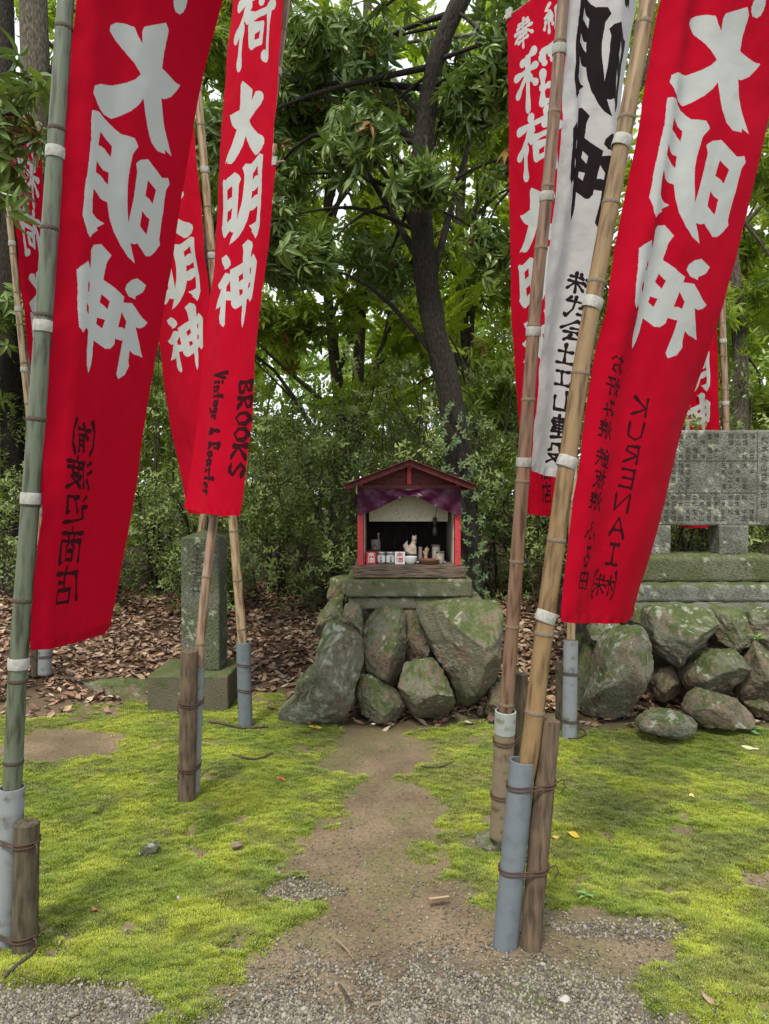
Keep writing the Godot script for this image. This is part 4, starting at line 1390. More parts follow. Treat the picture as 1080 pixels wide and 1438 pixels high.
	for s in STROKES["man"]:
		var q2 := []
		for q in s: q2.append(Vector2((q[0] - 50) * 0.0003, 0.13 + (50 - q[1]) * 0.0003))
		list.append(q2)
	part("print", strokes_mesh(list, 0.005, 0.001), M.ink, gb, Vector3(0, 0, 0.0302))
	single("small_bottle", lathe([Vector2(0, 0), Vector2(0.014, 0), Vector2(0.014, 0.15), Vector2(0.006, 0.175), Vector2(0.006, 0.2), Vector2(0.009, 0.203), Vector2(0.009, 0.215), Vector2(0, 0.216)]), M.vase, "slim bottle behind the grey canister", "bottle", Vector3(-0.045, y, z - 0.16))
	var lamp := thing("hanging_lamp", "black lamp holder hanging on its cord at the shrine's right", "lamp", Vector3(0.365, 1.36, -5.27))
	part("cord", tube([Vector3(0.03, 0.11, 0.0), Vector3(0.014, 0.05, 0.0), Vector3(0, 0.0, 0.0)], [0.0022, 0.0022, 0.0022], 6), M.black, lamp)
	part("holder", lathe([Vector2(0, 0.005), Vector2(0.01, 0.004), Vector2(0.016, -0.01), Vector2(0.016, -0.04), Vector2(0.012, -0.06), Vector2(0, -0.062)]), M.black, lamp)
	part("bulb", lathe([Vector2(0, -0.06), Vector2(0.01, -0.063), Vector2(0.02, -0.1), Vector2(0.016, -0.125), Vector2(0, -0.135)]), M.black, lamp)


# ---------------------------------------------------------------- lettering
# brush outlines, seen from the back of the cloth: x from the pole's edge (share of the cloth's width), y down the character's box
const OUTLINES := {
	"big": [[Vector2(0.454, 0.224), Vector2(0.463, 0.184), Vector2(0.530, 0.130), Vector2(0.612, 0.069), Vector2(0.639, 0.108), Vector2(0.638, 0.176), Vector2(0.633, 0.283), Vector2(0.637, 0.383), Vector2(0.709, 0.396), Vector2(0.779, 0.406), Vector2(0.821, 0.399), Vector2(0.798, 0.454), Vector2(0.755, 0.528), Vector2(0.698, 0.581), Vector2(0.666, 0.593), Vector2(0.693, 0.678), Vector2(0.739, 0.787), Vector2(0.792, 0.884), Vector2(0.838, 0.954), Vector2(0.769, 0.936), Vector2(0.777, 0.964), Vector2(0.700, 0.981), Vector2(0.636, 0.948), Vector2(0.581, 0.870), Vector2(0.547, 0.798), Vector2(0.509, 0.688), Vector2(0.480, 0.751), Vector2(0.427, 0.827), Vector2(0.363, 0.895), Vector2(0.306, 0.947), Vector2(0.238, 0.948), Vector2(0.174, 0.915), Vector2(0.139, 0.863), Vector2(0.143, 0.809), Vector2(0.192, 0.763), Vector2(0.288, 0.714), Vector2(0.380, 0.641), Vector2(0.437, 0.584), Vector2(0.472, 0.527), Vector2(0.414, 0.472), Vector2(0.346, 0.425), Vector2(0.282, 0.392), Vector2(0.233, 0.351), Vector2(0.240, 0.307), Vector2(0.284, 0.256), Vector2(0.337, 0.231), Vector2(0.401, 0.225), Vector2(0.426, 0.267), Vector2(0.463, 0.308)]],
	"bright": [[Vector2(0.140, 0.085), Vector2(0.205, 0.058), Vector2(0.277, 0.083), Vector2(0.373, 0.127), Vector2(0.476, 0.104), Vector2(0.513, 0.149), Vector2(0.471, 0.228), Vector2(0.460, 0.345), Vector2(0.456, 0.461), Vector2(0.470, 0.585), Vector2(0.504, 0.729), Vector2(0.515, 0.626), Vector2(0.529, 0.499), Vector2(0.533, 0.373), Vector2(0.533, 0.324), Vector2(0.512, 0.275), Vector2(0.552, 0.225), Vector2(0.627, 0.183), Vector2(0.682, 0.210), Vector2(0.780, 0.253), Vector2(0.841, 0.225), Vector2(0.864, 0.265), Vector2(0.840, 0.326), Vector2(0.839, 0.442), Vector2(0.836, 0.549), Vector2(0.836, 0.732), Vector2(0.850, 0.764), Vector2(0.814, 0.832), Vector2(0.769, 0.887), Vector2(0.722, 0.904), Vector2(0.680, 0.876), Vector2(0.623, 0.839), Vector2(0.590, 0.861), Vector2(0.549, 0.867), Vector2(0.585, 0.934), Vector2(0.618, 1.001), Vector2(0.539, 0.979), Vector2(0.460, 0.924), Vector2(0.398, 0.846), Vector2(0.358, 0.756), Vector2(0.331, 0.651), Vector2(0.275, 0.653), Vector2(0.198, 0.616), Vector2(0.199, 0.703), Vector2(0.211, 0.783), Vector2(0.266, 0.801), Vector2(0.329, 0.809), Vector2(0.265, 0.871), Vector2(0.282, 0.878), Vector2(0.228, 0.935), Vector2(0.209, 0.968), Vector2(0.180, 0.937), Vector2(0.139, 0.837), Vector2(0.140, 0.760), Vector2(0.136, 0.645), Vector2(0.140, 0.471), Vector2(0.147, 0.286), Vector2(0.138, 0.124)],
		[Vector2(0.227, 0.185), Vector2(0.330, 0.237), Vector2(0.327, 0.317), Vector2(0.274, 0.284), Vector2(0.218, 0.287)],
		[Vector2(0.204, 0.413), Vector2(0.271, 0.441), Vector2(0.319, 0.439), Vector2(0.320, 0.525), Vector2(0.251, 0.492), Vector2(0.204, 0.495)],
		[Vector2(0.650, 0.334), Vector2(0.739, 0.371), Vector2(0.725, 0.485), Vector2(0.679, 0.461), Vector2(0.643, 0.457)],
		[Vector2(0.628, 0.582), Vector2(0.674, 0.607), Vector2(0.710, 0.614), Vector2(0.702, 0.740), Vector2(0.625, 0.701)]],
	"spirit": [[Vector2(0.240, 0.086), Vector2(0.261, 0.040), Vector2(0.326, 0.008), Vector2(0.400, 0.064), Vector2(0.374, 0.134), Vector2(0.365, 0.261), Vector2(0.483, 0.306), Vector2(0.557, 0.328), Vector2(0.549, 0.373), Vector2(0.647, 0.349), Vector2(0.696, 0.385), Vector2(0.758, 0.433), Vector2(0.817, 0.460), Vector2(0.783, 0.502), Vector2(0.742, 0.527), Vector2(0.702, 0.524), Vector2(0.732, 0.601), Vector2(0.777, 0.691), Vector2(0.815, 0.748), Vector2(0.773, 0.744), Vector2(0.711, 0.744), Vector2(0.665, 0.722), Vector2(0.664, 0.804), Vector2(0.678, 0.845), Vector2(0.646, 0.923), Vector2(0.573, 0.969), Vector2(0.546, 0.938), Vector2(0.558, 0.849), Vector2(0.570, 0.760), Vector2(0.577, 0.665), Vector2(0.540, 0.670), Vector2(0.497, 0.670), Vector2(0.493, 0.714), Vector2(0.456, 0.758), Vector2(0.412, 0.770), Vector2(0.361, 0.748), Vector2(0.321, 0.730), Vector2(0.318, 0.837), Vector2(0.306, 0.925), Vector2(0.288, 0.986), Vector2(0.266, 0.922), Vector2(0.262, 0.816), Vector2(0.258, 0.677), Vector2(0.232, 0.661), Vector2(0.203, 0.707), Vector2(0.168, 0.676), Vector2(0.154, 0.553), Vector2(0.148, 0.380), Vector2(0.134, 0.276), Vector2(0.159, 0.238), Vector2(0.218, 0.175), Vector2(0.253, 0.219), Vector2(0.254, 0.161)],
		[Vector2(0.232, 0.314), Vector2(0.254, 0.335), Vector2(0.252, 0.384), Vector2(0.236, 0.403)],
		[Vector2(0.232, 0.475), Vector2(0.258, 0.498), Vector2(0.258, 0.556), Vector2(0.230, 0.536)],
		[Vector2(0.358, 0.373), Vector2(0.417, 0.407), Vector2(0.405, 0.472), Vector2(0.348, 0.437)],
		[Vector2(0.335, 0.556), Vector2(0.392, 0.556), Vector2(0.376, 0.625), Vector2(0.333, 0.603)],
		[Vector2(0.540, 0.451), Vector2(0.599, 0.510), Vector2(0.591, 0.569), Vector2(0.559, 0.564), Vector2(0.520, 0.575)],
		[Vector2(0.665, 0.145), Vector2(0.769, 0.169), Vector2(0.741, 0.233), Vector2(0.672, 0.287), Vector2(0.676, 0.308), Vector2(0.597, 0.308), Vector2(0.553, 0.271), Vector2(0.564, 0.226), Vector2(0.610, 0.176)]],
}

# pen strokes on a 100 x 100 square, read from the front
const STROKES := {
	"rice_plant": [[[40, 5], [14, 15]], [[3, 32], [47, 27]], [[27, 12], [28, 97]], [[27, 33], [4, 64]], [[31, 42], [45, 56]], [[92, 4], [54, 15]], [[56, 22], [61, 33]], [[72, 20], [75, 32]], [[95, 18], [84, 34]], [[57, 46], [57, 94]], [[80, 46], [94, 45], [94, 94]], [[57, 69], [70, 68]], [[80, 69], [94, 68]], [[57, 93], [94, 93]]],
	"load": [[[8, 16], [92, 13]], [[34, 3], [37, 26]], [[66, 2], [62, 25]], [[33, 27], [6, 60]], [[22, 48], [22, 98]], [[36, 39], [97, 36]], [[45, 53], [67, 52], [65, 72], [46, 73], [45, 53]], [[83, 38], [83, 96], [70, 88]]],
	"offer": [[[25, 15], [75, 12]], [[20, 27], [80, 24]], [[8, 41], [93, 37]], [[50, 2], [45, 40], [6, 69]], [[55, 40], [95, 67]], [[33, 58], [67, 56]], [[25, 73], [75, 70]], [[50, 50], [50, 98]]],
	"pay": [[[28, 4], [13, 22], [32, 30], [10, 46], [39, 48]], [[35, 40], [41, 53]], [[26, 48], [26, 96]], [[14, 60], [7, 80]], [[36, 60], [43, 76]], [[55, 30], [55, 96]], [[55, 30], [94, 28], [94, 94], [85, 90]], [[74, 6], [72, 45], [60, 68]], [[75, 45], [87, 66]]],
	"own": [[[10, 22], [90, 20]], [[48, 4], [12, 55]], [[38, 42], [38, 96]], [[38, 42], [78, 40], [78, 94], [68, 92]], [[40, 58], [77, 57]], [[40, 74], [77, 73]]],
	"open": [[[85, 2], [65, 30], [65, 70], [85, 98]]],
	"close": [[[15, 2], [35, 30], [35, 70], [15, 98]]],
	"cross": [[[10, 15], [20, 24]], [[6, 42], [17, 50]], [[18, 70], [8, 95]], [[60, 3], [60, 14]], [[32, 18], [94, 16]], [[36, 18], [28, 95]], [[38, 34], [92, 33]], [[52, 24], [52, 50], [75, 50], [75, 24]], [[42, 60], [80, 59], [38, 96]], [[45, 66], [94, 96]]],
	"around": [[[42, 15], [88, 14], [84, 62], [74, 60]], [[60, 16], [36, 64]], [[14, 14], [22, 24]], [[8, 44], [22, 44], [12, 78], [24, 84], [95, 92]]],
	"trade": [[[50, 2], [50, 14]], [[8, 16], [92, 15]], [[34, 22], [40, 32]], [[66, 20], [60, 32]], [[12, 38], [12, 96]], [[12, 38], [88, 37], [88, 95], [78, 93]], [[42, 42], [30, 56]], [[58, 42], [70, 54]], [[34, 64], [34, 88], [66, 87], [66, 63], [34, 64]]],
	"store": [[[50, 2], [50, 14]], [[12, 16], [95, 15]], [[14, 16], [4, 95]], [[55, 26], [55, 58]], [[55, 40], [85, 38]], [[32, 60], [32, 94], [84, 93], [84, 59], [32, 60]]],
	"stock": [[[5, 28], [42, 26]], [[24, 5], [24, 96]], [[23, 30], [4, 66]], [[26, 34], [42, 55]], [[58, 8], [50, 30]], [[56, 24], [90, 22]], [[46, 45], [97, 43]], [[72, 5], [72, 96]], [[71, 46], [46, 82]], [[74, 46], [98, 80]]],
	"form": [[[6, 28], [94, 24]], [[14, 52], [52, 50]], [[33, 52], [33, 82]], [[10, 88], [58, 78]], [[62, 4], [70, 60], [88, 94], [95, 80]], [[78, 8], [86, 18]]],
	"meet": [[[50, 4], [5, 45]], [[50, 4], [96, 44]], [[32, 40], [68, 39]], [[14, 58], [88, 56]], [[48, 58], [24, 88], [76, 84]], [[66, 70], [84, 95]]],
	"company": [[[22, 4], [30, 14]], [[6, 26], [40, 25], [6, 62]], [[24, 45], [24, 97]], [[28, 48], [42, 60]], [[52, 42], [94, 40]], [[72, 8], [72, 92]], [[46, 93], [98, 92]]],
	"crimson": [[[28, 4], [13, 22], [32, 30], [10, 46], [39, 48]], [[26, 48], [26, 96]], [[14, 60], [7, 80]], [[36, 60], [43, 76]], [[52, 25], [92, 24]], [[72, 25], [72, 85]], [[46, 86], [98, 85]]],
	"mount": [[[50, 8], [50, 86]], [[12, 36], [12, 88], [88, 87]], [[88, 34], [88, 92]]],
	"build": [[[48, 18], [86, 17], [86, 42]], [[38, 30], [97, 29]], [[48, 43], [86, 42]], [[44, 55], [90, 54]], [[40, 67], [94, 66]], [[66, 5], [66, 82]], [[8, 18], [30, 17], [14, 45], [30, 46], [8, 92]], [[10, 55], [40, 84], [97, 92]]],
	"set_up": [[[20, 4], [26, 12]], [[4, 20], [42, 19]], [[10, 34], [36, 33]], [[10, 48], [36, 47]], [[10, 62], [10, 92], [36, 91], [36, 62], [10, 62]], [[58, 10], [56, 32], [48, 44]], [[58, 10], [82, 9], [82, 34], [94, 38]], [[50, 54], [88, 53], [46, 96]], [[54, 60], [97, 96]]],
	"kana_o": [[[20, 22], [60, 20]], [[40, 5], [40, 70], [20, 85], [12, 70], [40, 52], [75, 55], [80, 78], [58, 92]], [[75, 15], [90, 30]]],
	"like": [[[24, 5], [8, 55], [40, 92]], [[40, 28], [8, 90]], [[4, 36], [46, 32]], [[54, 14], [90, 13], [72, 36], [74, 94], [62, 88]], [[50, 50], [97, 48]]],
	"kana_mi": [[[20, 16], [55, 14], [22, 80], [10, 68], [30, 52], [94, 66]], [[76, 34], [62, 94]]],
	"grill": [[[8, 32], [14, 48]], [[40, 26], [34, 44]], [[24, 5], [24, 45], [4, 94]], [[25, 55], [42, 86]], [[50, 18], [95, 16]], [[72, 4], [72, 32]], [[54, 34], [92, 33]], [[60, 24], [60, 48]], [[84, 24], [84, 48]], [[46, 56], [98, 54]], [[64, 56], [44, 94]], [[80, 56], [80, 88], [97, 88]]],
	"iron": [[[26, 4], [4, 36]], [[26, 4], [48, 32]], [[14, 36], [40, 35]], [[8, 52], [46, 51]], [[26, 36], [26, 90]], [[12, 64], [17, 78]], [[42, 62], [36, 78]], [[4, 92], [50, 88]], [[60, 10], [52, 36]], [[58, 26], [92, 24]], [[48, 50], [97, 48]], [[74, 6], [72, 50], [46, 94]], [[75, 52], [98, 92]]],
	"board": [[[5, 28], [42, 26]], [[24, 5], [24, 96]], [[23, 30], [4, 66]], [[26, 34], [42, 55]], [[52, 14], [94, 12]], [[54, 14], [46, 92]], [[58, 38], [88, 37], [50, 94]], [[58, 46], [97, 94]]],
	"kana_fu": [[[42, 6], [60, 20]], [[48, 32], [62, 52], [58, 84], [38, 80]], [[18, 58], [10, 84]], [[80, 52], [94, 80]]],
	"kana_ru": [[[24, 10], [70, 10], [18, 60], [55, 44], [86, 62], [70, 92], [40, 94], [38, 78], [55, 80]]],
	"field": [[[12, 15], [12, 90], [88, 90], [88, 15], [12, 15]], [[12, 52], [88, 52]], [[50, 15], [50, 90]]],
	"gold": [[[50, 3], [5, 42]], [[50, 3], [96, 40]], [[30, 42], [70, 41]], [[16, 58], [84, 57]], [[50, 42], [50, 94]], [[28, 68], [34, 84]], [[72, 66], [64, 84]], [[8, 95], [92, 94]]],
	"hundred": [[[5, 12], [95, 12]], [[50, 12], [40, 30]], [[20, 32], [20, 95], [80, 94], [80, 32], [20, 32]], [[20, 62], [80, 62]]],
	"yen": [[[12, 10], [12, 95]], [[12, 10], [88, 10], [88, 93], [76, 91]], [[50, 10], [50, 52]], [[12, 52], [88, 52]]],
	"one_old": [[[15, 12], [85, 12]], [[50, 3], [50, 24]], [[25, 26], [75, 26]], [[8, 50], [8, 38], [92, 38], [90, 50]], [[30, 55], [70, 55]], [[40, 58], [38, 90], [20, 92]], [[60, 58], [60, 88], [90, 88]]],
	"pine": [[[5, 28], [42, 26]], [[24, 5], [24, 96]], [[23, 30], [4, 66]], [[26, 34], [42, 55]], [[64, 8], [48, 44]], [[76, 8], [96, 42]], [[68, 48], [52, 88], [92, 84]], [[82, 68], [94, 94]]],
	"base": [[[8, 28], [92, 27]], [[50, 4], [50, 96]], [[49, 30], [6, 78]], [[51, 30], [95, 76]], [[32, 74], [68, 74]]],
	"one": [[[8, 50], [92, 47]]],
	"two": [[[20, 25], [80, 23]], [[6, 80], [94, 78]]],
	"three": [[[16, 15], [84, 14]], [[22, 48], [78, 47]], [[6, 86], [94, 85]]],
	"long": [[[40, 5], [12, 50]], [[36, 25], [74, 24], [10, 95]], [[48, 50], [94, 95]]],
	"middle": [[[14, 28], [14, 66], [86, 65], [86, 27], [14, 28]], [[50, 5], [50, 97]]],
	"life": [[[26, 8], [8, 42]], [[22, 26], [88, 25]], [[50, 4], [50, 92]], [[16, 56], [84, 55]], [[5, 93], [95, 92]]],
	"spirit_s": [[[20, 4], [28, 14]], [[6, 26], [38, 25], [6, 60]], [[24, 45], [24, 97]], [[52, 24], [52, 70], [94, 69], [94, 23], [52, 24]], [[52, 46], [94, 46]], [[73, 6], [73, 97]]],
	"man": [[[50, 5], [44, 45], [6, 95]], [[48, 40], [95, 94]]],
	"bridge": [[[5, 28], [40, 27]], [[23, 5], [23, 96]], [[55, 14], [90, 8]], [[48, 32], [96, 30]], [[52, 60], [52, 95]], [[52, 60], [94, 59], [94, 94]], [[62, 74], [62, 88], [82, 88], [82, 74], [62, 74]]],
	"rice": [[[24, 12], [34, 32]], [[76, 10], [64, 32]], [[6, 46], [94, 45]], [[50, 5], [50, 96]], [[49, 47], [8, 86]], [[51, 47], [93, 85]]],
	"big_s": [[[6, 36], [94, 34]], [[50, 5], [47, 40], [6, 96]], [[50, 40], [95, 95]]],
	"wine": [[[10, 12], [20, 22]], [[5, 40], [16, 48]], [[16, 70], [6, 94]], [[30, 14], [96, 13]], [[36, 34], [36, 94], [90, 93], [90, 33], [36, 34]], [[54, 14], [54, 50]], [[72, 14], [72, 50]], [[36, 70], [90, 70]]],
	"god": [[[50, 4], [50, 96]], [[10, 30], [90, 28]], [[20, 60], [80, 58]], [[30, 40], [12, 90]], [[70, 40], [92, 90]]],
	"B": [[[15, 5], [15, 98]], [[15, 5], [65, 12], [70, 30], [20, 48], [80, 60], [80, 85], [15, 98]]],
	"R": [[[15, 5], [15, 98]], [[15, 5], [70, 10], [75, 35], [18, 52], [88, 98]]],
	"O": [[[50, 5], [15, 30], [12, 70], [45, 97], [82, 75], [85, 30], [50, 5]]],
	"K": [[[15, 5], [15, 98]], [[82, 8], [18, 55], [88, 98]]],
	"S": [[[82, 18], [50, 5], [18, 25], [45, 48], [80, 70], [55, 96], [12, 85]]],
	"V": [[[8, 5], [45, 98], [92, 5]]],
	"U": [[[12, 5], [15, 75], [45, 97], [80, 80], [85, 5]]],
	"E": [[[15, 5], [15, 97]], [[15, 6], [82, 5]], [[15, 50], [70, 49]], [[15, 97], [85, 95]]],
	"N": [[[12, 98], [12, 5], [85, 97], [85, 5]]],
	"A": [[[8, 98], [50, 5], [92, 98]], [[22, 65], [78, 65]]],
	"I": [[[25, 6], [75, 6]], [[50, 6], [50, 95]], [[22, 96], [78, 95]]],
	"i": [[[50, 45], [50, 98]], [[50, 24], [52, 27]]],
	"n": [[[20, 45], [20, 98]], [[20, 60], [50, 45], [78, 58], [80, 98]]],
	"t": [[[50, 15], [50, 90], [70, 98]], [[20, 45], [82, 43]]],
	"a": [[[78, 50], [40, 45], [18, 72], [40, 98], [75, 80], [78, 48], [84, 98]]],
	"g": [[[76, 50], [40, 45], [20, 65], [45, 82], [76, 66], [78, 48], [76, 115], [40, 125], [22, 112]]],
	"e": [[[20, 70], [78, 66], [60, 46], [30, 50], [18, 75], [40, 98], [80, 90]]],
	"o": [[[50, 45], [18, 70], [48, 98], [82, 72], [50, 45]]],
	"s": [[[76, 52], [40, 45], [30, 62], [72, 78], [60, 97], [20, 94]]],
	"r": [[[25, 45], [25, 98]], [[25, 65], [55, 46], [80, 50]]],
	"&": [[[88, 98], [30, 30], [48, 10], [62, 28], [22, 65], [30, 95], [60, 95], [90, 60]]],
}
const CLOTH := Vector2i(352, 2048)


func fill(im: Image, contours: Array, col: Color) -> void:
	var lo := 1e9
	var hi := -1e9
	for c in contours:
		for q in c:
			lo = minf(lo, q.y)
			hi = maxf(hi, q.y)
	for y in range(maxi(0, int(lo)), mini(im.get_height() - 1, int(hi) + 1) + 1):
		var xs := []
		var yy := y + 0.5
		for c in contours:
			for i in c.size():
				var a: Vector2 = c[i]
				var b: Vector2 = c[(i + 1) % c.size()]
				if (a.y <= yy) != (b.y <= yy):
					xs.append(a.x + (b.x - a.x) * (yy - a.y) / (b.y - a.y))
		xs.sort()
		for i in range(0, xs.size() - 1, 2):
			var x0 := int(round(xs[i]))
			var x1 := int(round(xs[i + 1]))
			if x1 > x0: im.fill_rect(Rect2i(x0, y, x1 - x0, 1), col)


func brush(im: Image, pts: Array, r: float, col: Color) -> void:
	var total := 0.0
	for i in pts.size() - 1: total += pts[i].distance_to(pts[i + 1])
	var run := 0.0
	for i in pts.size() - 1:
		var a: Vector2 = pts[i]
		var b: Vector2 = pts[i + 1]
		var n := maxi(2, int(a.distance_to(b) / maxf(1.0, r * 0.35)))
		for k in n + 1:
			var t := float(k) / n
			var s := (run + a.distance_to(b) * t) / maxf(total, 0.001)
			var w := r * (1.25 - 0.55 * smoothstep(0.0, 0.3, s) + 0.4 * smoothstep(0.6, 0.92, s) - 0.75 * smoothstep(0.93, 1.0, s))
			var c := a.lerp(b, t)
			var disc := []
			for e in 8: disc.append(c + Vector2(cos(e * PI / 4 + 0.5), sin(e * PI / 4 + 0.3)) * w)
			fill(im, [disc], col)
		run += a.distance_to(b)


# u: from the pole's edge, v: down the cloth; front characters are turned round so that they read from the front
func character(im: Image, key: String, u: float, v: float, wide: float, high: float, r: float, col: Color) -> void:
	for s in STROKES[key]:
		var o := []
		for q in s:
			o.append(Vector2((u - (q[0] / 100.0 - 0.5) * wide) * CLOTH.x, (v + q[1] / 100.0 * high) * CLOTH.y))
		brush(im, o, r, col)


func big_character(im: Image, key: String, v: float, high: float, col: Color) -> void:
	var cs := []
	for c in OUTLINES[key]:
		var o := []
		for q in c: o.append(Vector2(q.x * CLOTH.x, (v + q.y * high) * CLOTH.y))
		cs.append(o)
	fill(im, cs, col)


func sideways(im: Image, text: String, u: float, v0: float, v1: float, wide: float, r: float, col: Color) -> void:
	var step := (v1 - v0) / text.length()
	for i in text.length():
		if text[i] == " ": continue
		for s in STROKES[text[i]]:
			var o := []
			for q in s: o.append(Vector2((u + (q[1] / 100.0 - 0.5) * wide) * CLOTH.x, (v0 + (i + q[0] / 100.0 * 0.95) * step) * CLOTH.y))
			brush(im, o, r, col)


func cloth_print(kind: String) -> StandardMaterial3D:
	var red := lin(0.42, 0.002, 0.018)
	var white := lin(0.46, 0.48, 0.48)
	var ink := lin(0.02, 0.014, 0.016)
	var im := Image.create(CLOTH.x, CLOTH.y, false, Image.FORMAT_RGB8)
	if kind == "white":
		im.fill(lin(0.55, 0.56, 0.58))
		big_character(im, "big", 0.048, 0.185, ink)
		big_character(im, "bright", 0.23, 0.185, ink)
		big_character(im, "spirit", 0.412, 0.185, ink)
		var v := 0.668
		for g in ["stock", "form", "meet", "company", "crimson", "mount", "build", "set_up"]:
			character(im, g, 0.5 - (v - 0.668) * 0.2, v, 0.3, 0.036, 5.5, ink)
			v += 0.0385
	else:
		im.fill(red)
		var up := 0.02 if kind == "grill_house" else 0.0
		big_character(im, "big", 0.3495 - up, 0.133, white)
		big_character(im, "bright", 0.469 - up, 0.133, white)
		big_character(im, "spirit", 0.596 - up, 0.133, white)
		character(im, "load", 0.48, 0.222, 0.76, 0.12, 17.0, white)
		character(im, "rice_plant", 0.48, 0.096, 0.76, 0.12, 15.0, white)
		character(im, "offer", 0.72, 0.034, 0.34, 0.054, 7.0, white)
		character(im, "pay", 0.26, 0.034, 0.34, 0.054, 7.0, white)
	if kind != "white": ink = lin(0.04, 0.006, 0.01)
	if kind == "family_store":
		character(im, "own", 0.29, 0.777, 0.16, 0.03, 4.5, ink)
		character(im, "open", 0.42, 0.774, 0.14, 0.036, 4.5, ink)
		character(im, "close", 0.16, 0.774, 0.14, 0.036, 4.5, ink)
		var v := 0.811
		for g in ["cross", "around", "trade", "store"]:
			character(im, g, 0.27, v, 0.3, 0.033, 4.6, ink)
			v += 0.0355
	elif kind == "roaster":
		sideways(im, "BROOKS", 0.135, 0.804, 0.940, 0.24, 8.0, ink)
		sideways(im, "Vintage & Roaster", 0.56, 0.791, 0.967, 0.26, 6.0, ink)
	elif kind == "grill_house":
		var v := 0.752
		for g in ["K", "U", "R", "E", "N", "A", "I"]:
			character(im, g, 0.44, v, 0.15, 0.021, 3.6, ink)
			v += 0.0262
		character(im, "stock", 0.42, v + 0.004, 0.17, 0.024, 2.6, ink)
		character(im, "open", 0.53, v, 0.1, 0.032, 3.0, ink)
		character(im, "close", 0.31, v, 0.1, 0.032, 3.0, ink)
		v = 0.72
		for g in ["kana_o", "like", "kana_mi", "grill", "", "iron", "board", "grill", "", "kana_fu", "kana_ru", "field"]:
			if g: character(im, g, 0.17, v, 0.15, 0.02, 2.7, ink)
			v += 0.0226 if g else 0.007
	elif kind == "shop":
		character(im, "store", 0.42, 0.93, 0.3, 0.036, 6.0, ink)
		character(im, "trade", 0.42, 0.89, 0.3, 0.036, 6.0, ink)
	var m := mat(Color.WHITE, 0.85, 0.2)
	m.albedo_texture = ImageTexture.create_from_image(im)
	m.texture_repeat = false
	m.backlight_enabled = true
	m.backlight = Color(0.62, 0.62, 0.62)
	m.heightmap_enabled = true
	m.heightmap_texture = M.pits_cloth
	m.heightmap_scale = 0.12
	return m


# ---------------------------------------------------------------- banners
func aligned(y: Vector3) -> Basis:
	y = y.normalized()
	var x := y.cross(Vector3(0, 0, 1)).normalized()
	return Basis(x, y, x.cross(y))


func bamboo(t: Node3D, pts: Array, r0: float, r1: float, m: Material, ring: Material, sd: int) -> Array:
	var r3 := RandomNumberGenerator.new()
	r3.seed = sd
	var fine := smooth_path(pts, 60)
	var path := [fine[0]]
	var rad := [r0]
	var run := 0.0
	var next := r3.randf_range(0.1, 0.3)
	var total := 0.0
	for i in fine.size() - 1: total += fine[i].distance_to(fine[i + 1])
	var joints := []
	for i in range(1, fine.size()):
		run += fine[i].distance_to(fine[i - 1])
		var r := lerpf(r0, r1, run / total)
		var near := absf(run - next)
		if run > next + 0.03:
			next += r3.randf_range(0.24, 0.34)
			near = 1.0
		if near < 0.5 * fine[i].distance_to(fine[i - 1]) + 0.0001: joints.append([fine[i], (fine[i] - fine[i - 1]).normalized(), r])
		path.append(fine[i])
		rad.append(r * (1.0 + 0.05 * exp(-pow((run - next) / 0.014, 2.0))))
	var pole := part("pole", tube(path, rad, 14), m, t)
	for j in joints:
		var k: float = j[2] * 1.045
		var o := part("node_ring", lathe([Vector2(k * 0.97, -0.008), Vector2(k * 1.03, -0.004), Vector2(k * 1.075, 0.0), Vector2(k * 1.02, 0.003), Vector2(k * 1.04, 0.006), Vector2(k * 0.97, 0.009)], 14), ring, pole)
		o.transform = Transform3D(aligned(j[1]), j[0])
	return path


func on_path(path: Array, y: float) -> Vector3:
	for i in path.size() - 1:
		if (path[i].y <= y) != (path[i + 1].y <= y):
			return path[i].lerp(path[i + 1], (y - path[i].y) / (path[i + 1].y - path[i].y))
	return path[-1]


